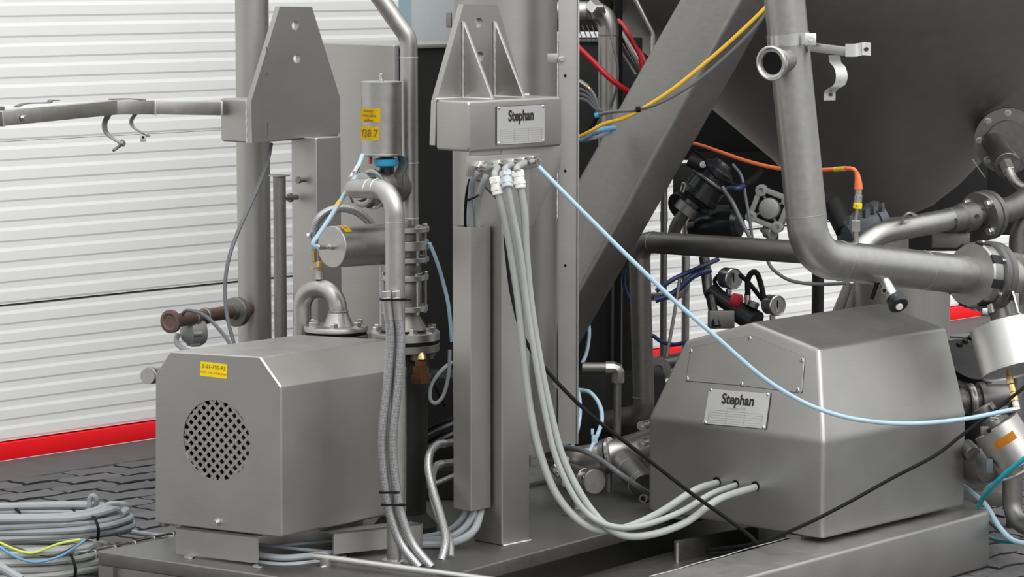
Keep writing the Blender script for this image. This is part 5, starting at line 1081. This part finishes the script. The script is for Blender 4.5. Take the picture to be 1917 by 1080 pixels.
# coil of dark hoses + plug
for i in range(4):
    cable('coiled_hose', [(1072, 160+10*i, 8.0+.02*i), (1086, 158+9*i, 8.0), (1102, 166+8*i, 7.98), (1114, 184+6*i, 7.97), (1118+2*i, 210, 7.97), (1112, 240, 7.98), (1095, 255, 8.0)], 4, 'dgrey', 'dark grey hose of the coil behind the angle post', 'hose', 'coiled dark hoses behind the angle post')
pgk = thing('hose_plug', 'small brass-grey hose connector above the dark coil', 'connector', P(1090, 165, 7.96)); cyl('body', P(1083, 152, 7.95), P(1100, 164, 7.95), m(6, 8), 'dull', pgk, seg=10); cyl('tip', P(1098, 162, 7.95), P(1104, 167, 7.95), m(4, 8), 'brass', pgk, seg=8)
cable('yellow_cable', [(1086, 256, 7.75), (1105, 246, 7.72), (1130, 232, 7.71), (1165, 222, 7.70), (1200, 205, 7.69), (1255, 170, 7.68), (1320, 118, 7.68), (1375, 70, 7.68), (1432, 15, 7.68), (1460, -20, 7.68)], 3.6, 'yelc', 'yellow cable stretched across the slanted leg', 'cable')
gcb = thing('grey_cable', 'dark grey cable with black tie running below the yellow one', 'cable', P(1195, 206, 7.7)); tube('cable', spline(PP([(1118, 215, 7.72), (1150, 209, 7.70), (1195, 205, 7.69), (1240, 190, 7.68), (1300, 155, 7.68), (1360, 105, 7.68), (1410, 55, 7.68), (1440, 15, 7.68)]), 8), m(3.4, 7.7), 'dgrey', gcb, 10)
tube('tie', [P(1190, 205, 7.688), P(1199, 204, 7.688)], m(5.5, 7.7), 'black', gcb, 10); tube('blue_sleeve', [P(1113, 217, 7.72), P(1120, 215, 7.72)], m(5, 7.7), 'cyan', gcb, 10)
for pts, mt, lab in (([(1086, 262, 7.78), (1105, 252, 7.77), (1125, 243, 7.77), (1150, 240, 7.85)], 'bw', 'short blue air tube at the edge of the slanted leg'), ([(1084, 254, 7.8), (1095, 262, 7.79), (1112, 258, 7.78), (1145, 248, 7.85)], 'grey', 'short pale tube at the edge of the slanted leg'), ([(1095, 250, 7.78), (1108, 236, 7.77), (1118, 218, 7.76)], 'black', 'black cable bunch end behind the angle post')):
    cable('short_tube', pts, 5 if mt != 'grey' else 3.5, mt, lab, 'hose')

# ================================================================== DARK MIDDLE GAP PIPING
mp_ = thing('drain_manifold', 'fat bent drain pipe with clamp rings low behind the glanded cables', 'pipe', P(1120, 940, 7.75))
pts = fillet(PP([(1040, 855, 7.9), (1085, 862, 7.75), (1150, 850, 7.72), (1240, 820, 7.95)]), .06)
tube('pipe', pts, m(27, 7.75), 'pipe', mp_, 28)
d1_ = (P(1150, 850, 7.72)-P(1085, 862, 7.75)); lathe('clamp_ring', P(1128, 855, 7.73), d1_, [(m(29, 7.7), 0), (m(33, 7.7), .003), (m(33, 7.7), .016), (m(29, 7.7), .018)], 'dull', mp_); lathe('clamp_ring', P(1141, 852, 7.72), d1_, [(m(33, 7.7), 0), (m(35, 7.7), .001), (m(35, 7.7), .008), (m(33, 7.7), .009)], 'bright', mp_)
tube('branch', [P(1165, 862, 7.72), P(1205, 910, 7.6)], m(25, 7.7), 'castst', mp_, 24)
for k in (.35, .85): q_ = P(1165, 862, 7.72).lerp(P(1205, 910, 7.6), k); seam(q_, P(1205, 910, 7.6)-P(1165, 862, 7.72), m(25, 7.7), mp_, 'pipe')
tube('support_leg', [P(1140, 880, 7.75), V3((P(1140, 880, 7.75).x, 7.75, ZB))], .012, 'dull', mp_, 12)
dc = thing('disc_handle_valve', 'small valve with round flat steel disc handle behind the pale cables', 'valve', P(1085, 965, 7.55))
cyl('body', P(1050, 878, 7.6), P(1095, 893, 7.5), m(17, 7.55), 'pipe', dc); cyl('spindle', P(1092, 893, 7.5), P(1100, 897, 7.47), m(10, 7.5), 'bright', dc); dd = V3((.5, -.85, .05)).normalized(); lathe('disc', P(1112, 901, 7.44), dd, [(m(23, 7.44), -.004), (m(24, 7.44), -.002), (m(24, 7.44), .003), (m(23, 7.44), .005)], 'pipe', dc, 44)
cyl('stand', Zp(1082, 962, ZB), P(1078, 890, 7.56), m(13, 7.55), 'dull', dc, r2=m(9, 7.5)); lathe('stand_foot', Zp(1082, 964, ZB), ZU, [(m(30, 7.5), 0), (m(30, 7.5), .005), (m(14, 7.5), .012)], 'dull', dc); bolt('foot_bolt', Zp(1104, 966, ZB)+ZU*.004, ZU, .006, .008, 'bright', dc)
for (x_, y_) in ((1042, 880), (1058, 905), (1060, 860)): bolt('cap_screw', P(x_, y_, 7.5), V3((-.2, -.9, .2)), .006, .012, 'bright', dc)
cyl('spring', P(1036, 874, 7.52), P(1050, 890, 7.5), m(9, 7.5), 'bright', dc)
cable('hose', [(1050, 838, 7.6), (1085, 842, 7.5), (1120, 858, 7.45), (1165, 890, 7.42), (1212, 922, 7.5), (1240, 940, 7.6)], 5.2, 'dgrey', 'dark grey hose sagging from the angle post to the gabled cover', 'hose')
cable('air_tube', [(1085, 730, 7.75), (1105, 735, 7.7), (1122, 757, 7.66), (1127, 785, 7.63), (1118, 815, 7.6), (1102, 848, 7.55)], 4, 'lblue', 'pale blue tube looping down with a plastic clip behind the black cable', 'hose')
cpz = thing('tube_clip', 'pale blue plastic clip on the looping tube', 'clip', P(1112, 830, 7.58)); box('body', P(1113, 822, 7.58), RT*.008, FW*.004, UPV*.011, 'lblue', cpz, .002); box('tail', P(1109, 808, 7.58), RT*.004, FW*.003, UPV*.008, 'lblue', cpz, .001)
cable('air_tube', [(1072, 705, 7.6), (1084, 740, 7.6), (1086, 775, 7.58), (1080, 810, 7.55), (1070, 838, 7.55)], 3.5, 'lblue', 'pale tube hanging along the angle post edge', 'hose'); cable('air_tube', [(1100, 590, 8.0), (1103, 625, 7.98), (1098, 660, 7.97), (1090, 680, 7.96)], 3.6, 'lblue', 'pale tube curving down below the slanted leg foot', 'hose')
for i, (x_, y_) in enumerate(((1203, 796), (1203, 829), (1207, 932))):
    t = thing('pipe_nipple', ('upper', 'middle', 'lower')[i]+' open steel nipple poking out beside the gabled cover', 'pipe fitting', P(x_, y_, 7.62)); a = P(x_+12, y_-4, 7.64); d = (P(x_-3, y_+1, 7.58)-a); lathe('nipple', a, d, [(m(7.5, 7.6), 0), (m(7.5, 7.6), d.length*.6), (m(8.5, 7.6), d.length*.62), (m(8.5, 7.6), d.length), (m(5, 7.6), d.length), (m(5, 7.6), d.length*.6)], 'bright' if i < 2 else 'dull', t, 20)
# pump block deep inside
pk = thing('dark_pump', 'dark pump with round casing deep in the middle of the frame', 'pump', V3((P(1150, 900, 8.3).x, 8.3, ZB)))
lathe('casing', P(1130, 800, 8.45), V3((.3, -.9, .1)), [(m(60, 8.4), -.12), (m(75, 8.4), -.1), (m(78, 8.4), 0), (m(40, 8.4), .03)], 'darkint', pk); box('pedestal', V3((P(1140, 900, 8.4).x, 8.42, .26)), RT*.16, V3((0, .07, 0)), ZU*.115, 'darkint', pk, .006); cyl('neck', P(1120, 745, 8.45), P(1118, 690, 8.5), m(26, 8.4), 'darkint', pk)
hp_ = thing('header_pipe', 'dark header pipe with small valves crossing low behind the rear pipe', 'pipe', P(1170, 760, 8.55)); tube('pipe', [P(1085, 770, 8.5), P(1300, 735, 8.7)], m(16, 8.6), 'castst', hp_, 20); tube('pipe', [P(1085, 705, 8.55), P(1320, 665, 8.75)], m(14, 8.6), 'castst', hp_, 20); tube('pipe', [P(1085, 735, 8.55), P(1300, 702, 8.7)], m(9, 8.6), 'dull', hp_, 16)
lathe('flange', P(1232, 692, 8.62), -FW, [(m(24, 8.6), -.01), (m(24, 8.6), .01), (m(9, 8.6), .011), (m(9, 8.6), .004)], 'castst', hp_); cyl('light_sleeve', P(1226, 722, 8.6), P(1250, 712, 8.62), m(10, 8.6), 'pipe', hp_)
for x_, y_ in ((1150, 691), (1185, 684)): cyl('branch', P(x_, y_, 8.56), P(x_, y_+62, 8.56), m(8, 8.6), 'castst', hp_)
tube('leg', [P(1290, 705, 8.7), V3((P(1290, 705, 8.7).x, 8.7, 0))], .02, 'darkint', hp_, 12)
# ================================================================== DARK GAP BETWEEN FRONT PIPE AND DUCT
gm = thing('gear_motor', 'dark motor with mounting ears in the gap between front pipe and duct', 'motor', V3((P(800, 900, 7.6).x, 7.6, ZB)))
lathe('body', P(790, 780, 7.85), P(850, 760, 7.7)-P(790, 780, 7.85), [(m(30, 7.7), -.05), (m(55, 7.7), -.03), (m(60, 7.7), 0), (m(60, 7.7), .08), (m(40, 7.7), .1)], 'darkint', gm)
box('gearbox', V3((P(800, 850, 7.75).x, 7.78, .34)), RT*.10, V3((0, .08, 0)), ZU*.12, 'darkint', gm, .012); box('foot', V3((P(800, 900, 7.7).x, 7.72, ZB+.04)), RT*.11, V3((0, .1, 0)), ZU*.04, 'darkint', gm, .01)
strap('ear', spline(PP([(768, 718, 7.4), (785, 722, 7.4), (795, 738, 7.39), (784, 765, 7.39), (768, 785, 7.4)]), 5), FW, .02, .004, 'blackp', gm); cyl('ear_pin', P(768, 765, 7.4), P(784, 764, 7.38), m(5, 7.4), 'dull', gm)
g = 'thin black cables bunched in the gap beside the duct'
for i in range(5): cable('bunched_cable', [(778, 815+12*i, 7.35), (805, 802+11*i, 7.3), (830, 790+10*i, 7.28), (860, 778+9*i, 7.3)], 3.2, ('black', 'dgrey')[i % 2], 'thin dark cable in the bundle between front pipe and duct', 'cable', g)
cable('air_tube', [(842, 655, 7.2), (840, 700, 7.18), (830, 740, 7.16), (815, 755, 7.15), (805, 745, 7.16), (808, 720, 7.2), (825, 695, 7.25), (845, 678, 7.3)], 3.6, 'grey', 'grey tube looping beside the duct under the bottom flange', 'hose')
cable('air_tube', [(804, 455, 7.16), (818, 490, 7.18), (830, 530, 7.2), (840, 575, 7.2), (846, 640, 7.2)], 3.6, 'lblue', 'pale blue tube arching from the flange stack to the duct', 'hose')
cable('hose', [(766, 915, 7.3), (785, 905, 7.32), (800, 885, 7.35), (815, 870, 7.36), (845, 865, 7.35)], 6, 'black', 'black hose low in the gap beside the S-shaped braided hose', 'hose'); cable('hose', [(768, 918, 7.25), (790, 912, 7.24), (815, 905, 7.25), (850, 890, 7.3)], 5, 'dull', 'dull steel tube low in the gap beside the duct', 'pipe')
cable('hose', [(770, 640, 7.5), (800, 690, 7.45), (815, 720, 7.42), (835, 760, 7.42)], 5, 'black', 'black hose dropping beside the bronze fitting', 'hose')
# ================================================================== CABLE COILS ON THE YARD
def coil(name, lab, x0, x1, yc, Y, turns, rp, mat, seed, zh, dep, grp):
    r_ = random.Random(seed); a, b_ = P(x0, yc, Y), P(x1, yc, Y); cx_ = (a.x+b_.x)/2; hl = (b_.x-a.x)/2; rad = m(rp, Y); t = thing(name, lab, 'cable', V3((cx_, Y, max(0, zh))), grp); pts = []
    for k in range(turns*16):
        th = 2*math.pi*k/16; lay = (k/16) % 4; row = int(k/16) // 4; jx = r_.uniform(-.01, .01)
        ex_ = hl*(1-.03*row-.02*lay*.5); ey = dep*(1-.16*row)
        c_, s_ = math.cos(th), math.sin(th); cc_ = math.copysign(abs(c_)**.55, c_)
        pts.append(V3((cx_+cc_*ex_+jx, Y+s_*ey+r_.uniform(-.006, .006), zh+rad+lay*rad*1.95+r_.uniform(-.004, .004)+.01*c_)))
    tube('windings', spline(pts, 3), rad, mat, t, 8); return t
yg = lambda y: Zp(100, y, 0).y
gq_ = 'coiled grey cables on the yard'
k1 = coil('cable_coil', 'grey-blue cable coil lying on top of the heap beside the base', -260, 246, 985, 7.36, 14, 6.3, 'grey', 1, .095, .13, gq_)
k2_ = coil('cable_coil', 'beige-grey thick cable coil at the bottom of the heap', -260, 205, 1060, 7.32, 10, 7.5, 'greyc', 2, .0, .13, gq_)
k3_ = coil('cable_coil', 'grey cable coil at the back of the heap with a loop standing up', -260, 180, 945, 7.66, 12, 5.6, 'grey', 5, .04, .11, gq_)
tube('standing_loop', spline(PP([(150, 962, 7.45), (166, 955, 7.42), (168, 935, 7.42), (174, 928, 7.42), (181, 935, 7.42), (178, 950, 7.43), (170, 962, 7.44)]), 6), m(5, 7.4), 'grey', k3_, 8); tube('side_loop', spline(PP([(168, 962, 7.4), (190, 948, 7.38), (215, 942, 7.38), (236, 945, 7.39), (238, 953, 7.4), (220, 958, 7.4), (205, 956, 7.41)]), 6), m(5, 7.4), 'grey', k3_, 8)
def coil_tie(par, x, y0, y1, Y): strap('tie', spline(PP([(x-4, y0, Y+.03), (x-1, y0+3, Y), (x+6, (y0+y1)/2, Y-.02), (x+5, y1, Y-.005)]), 5), RT, .008, .002, 'black', par)
coil_tie(k1, 178, 966, 1012, 7.22); coil_tie(k2_, 135, 1038, 1085, 7.17); coil_tie(k3_, 32, 950, 975, 7.44); coil_tie(k3_, 135, 948, 970, 7.45)
for pts, rr, mt, lab in (([(-20, 1005, 7.2), (20, 1025, 7.19), (60, 1035, 7.18), (110, 1018, 7.18), (150, 1010, 7.19)], 2.6, 'gw', 'yellow-green earth wire lying over the cable heap'), ([(-20, 1010, 7.19), (25, 1040, 7.17), (65, 1052, 7.16), (110, 1042, 7.17), (140, 1025, 7.18), (160, 1010, 7.19)], 2.6, 'bw', 'blue wire lying over the cable heap'), ([(-10, 1010, 7.21), (50, 1032, 7.19), (100, 1040, 7.19), (140, 1023, 7.19), (165, 1008, 7.2)], 2.6, 'brw', 'brown wire lying over the cable heap'), ([(-40, 1040, 6.95), (0, 1062, 6.93), (40, 1085, 6.92)], 9, 'grey', 'thick grey cable end in front of the heap'), ([(240, 995, 7.55), (275, 1000, 7.5), (310, 1005, 7.45), (345, 1008, 7.4)], 5, 'grey', 'grey cable leading from the heap under the wire tray')):
    cable('loose_wire', pts, rr, mt, lab, 'cable')

# ================================================================== DARK STRUCTURE UNDER THE VESSEL
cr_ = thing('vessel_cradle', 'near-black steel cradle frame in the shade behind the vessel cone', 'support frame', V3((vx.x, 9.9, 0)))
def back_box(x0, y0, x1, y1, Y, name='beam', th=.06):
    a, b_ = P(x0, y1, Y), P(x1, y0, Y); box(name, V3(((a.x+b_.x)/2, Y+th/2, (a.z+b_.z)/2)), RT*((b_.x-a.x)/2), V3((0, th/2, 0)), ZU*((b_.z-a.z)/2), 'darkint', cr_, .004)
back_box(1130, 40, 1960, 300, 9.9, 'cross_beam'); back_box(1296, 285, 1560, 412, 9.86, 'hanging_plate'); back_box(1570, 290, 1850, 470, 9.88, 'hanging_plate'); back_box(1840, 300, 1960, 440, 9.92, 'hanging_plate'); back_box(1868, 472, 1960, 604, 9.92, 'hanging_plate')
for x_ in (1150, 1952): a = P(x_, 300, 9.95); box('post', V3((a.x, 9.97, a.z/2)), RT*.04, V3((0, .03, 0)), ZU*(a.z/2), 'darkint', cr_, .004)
bk2 = thing('black_conduit', 'black upright conduit right behind the light elbow pipe', 'pipe', P(1158, 240, 8.3)); tube('pipe', [P(1157, 330, 8.28), P(1157, -40, 8.28)], m(8.5, 8.28), 'black', bk2, 18); tube('base_pipe', [P(1157, 330, 8.28), V3((P(1157, 330, 8.28).x, 8.28, ZB))], m(7, 8.28), 'black', bk2, 18)

dp = thing('drop_pipe', 'dark drop pipe behind the slotted union', 'pipe', P(1912, 600, 8.0)); tube('pipe', spline(PP([(1935, 395, 8.0), (1912, 425, 8.0), (1905, 470, 8.0), (1905, 640, 8.0)]), 6), m(17, 8.0), 'castst', dp, 20); tube('lower_pipe', [P(1905, 640, 8.0), V3((P(1905, 640, 8.0).x, 8.0, 0))], m(15, 8), 'castst', dp, 20)
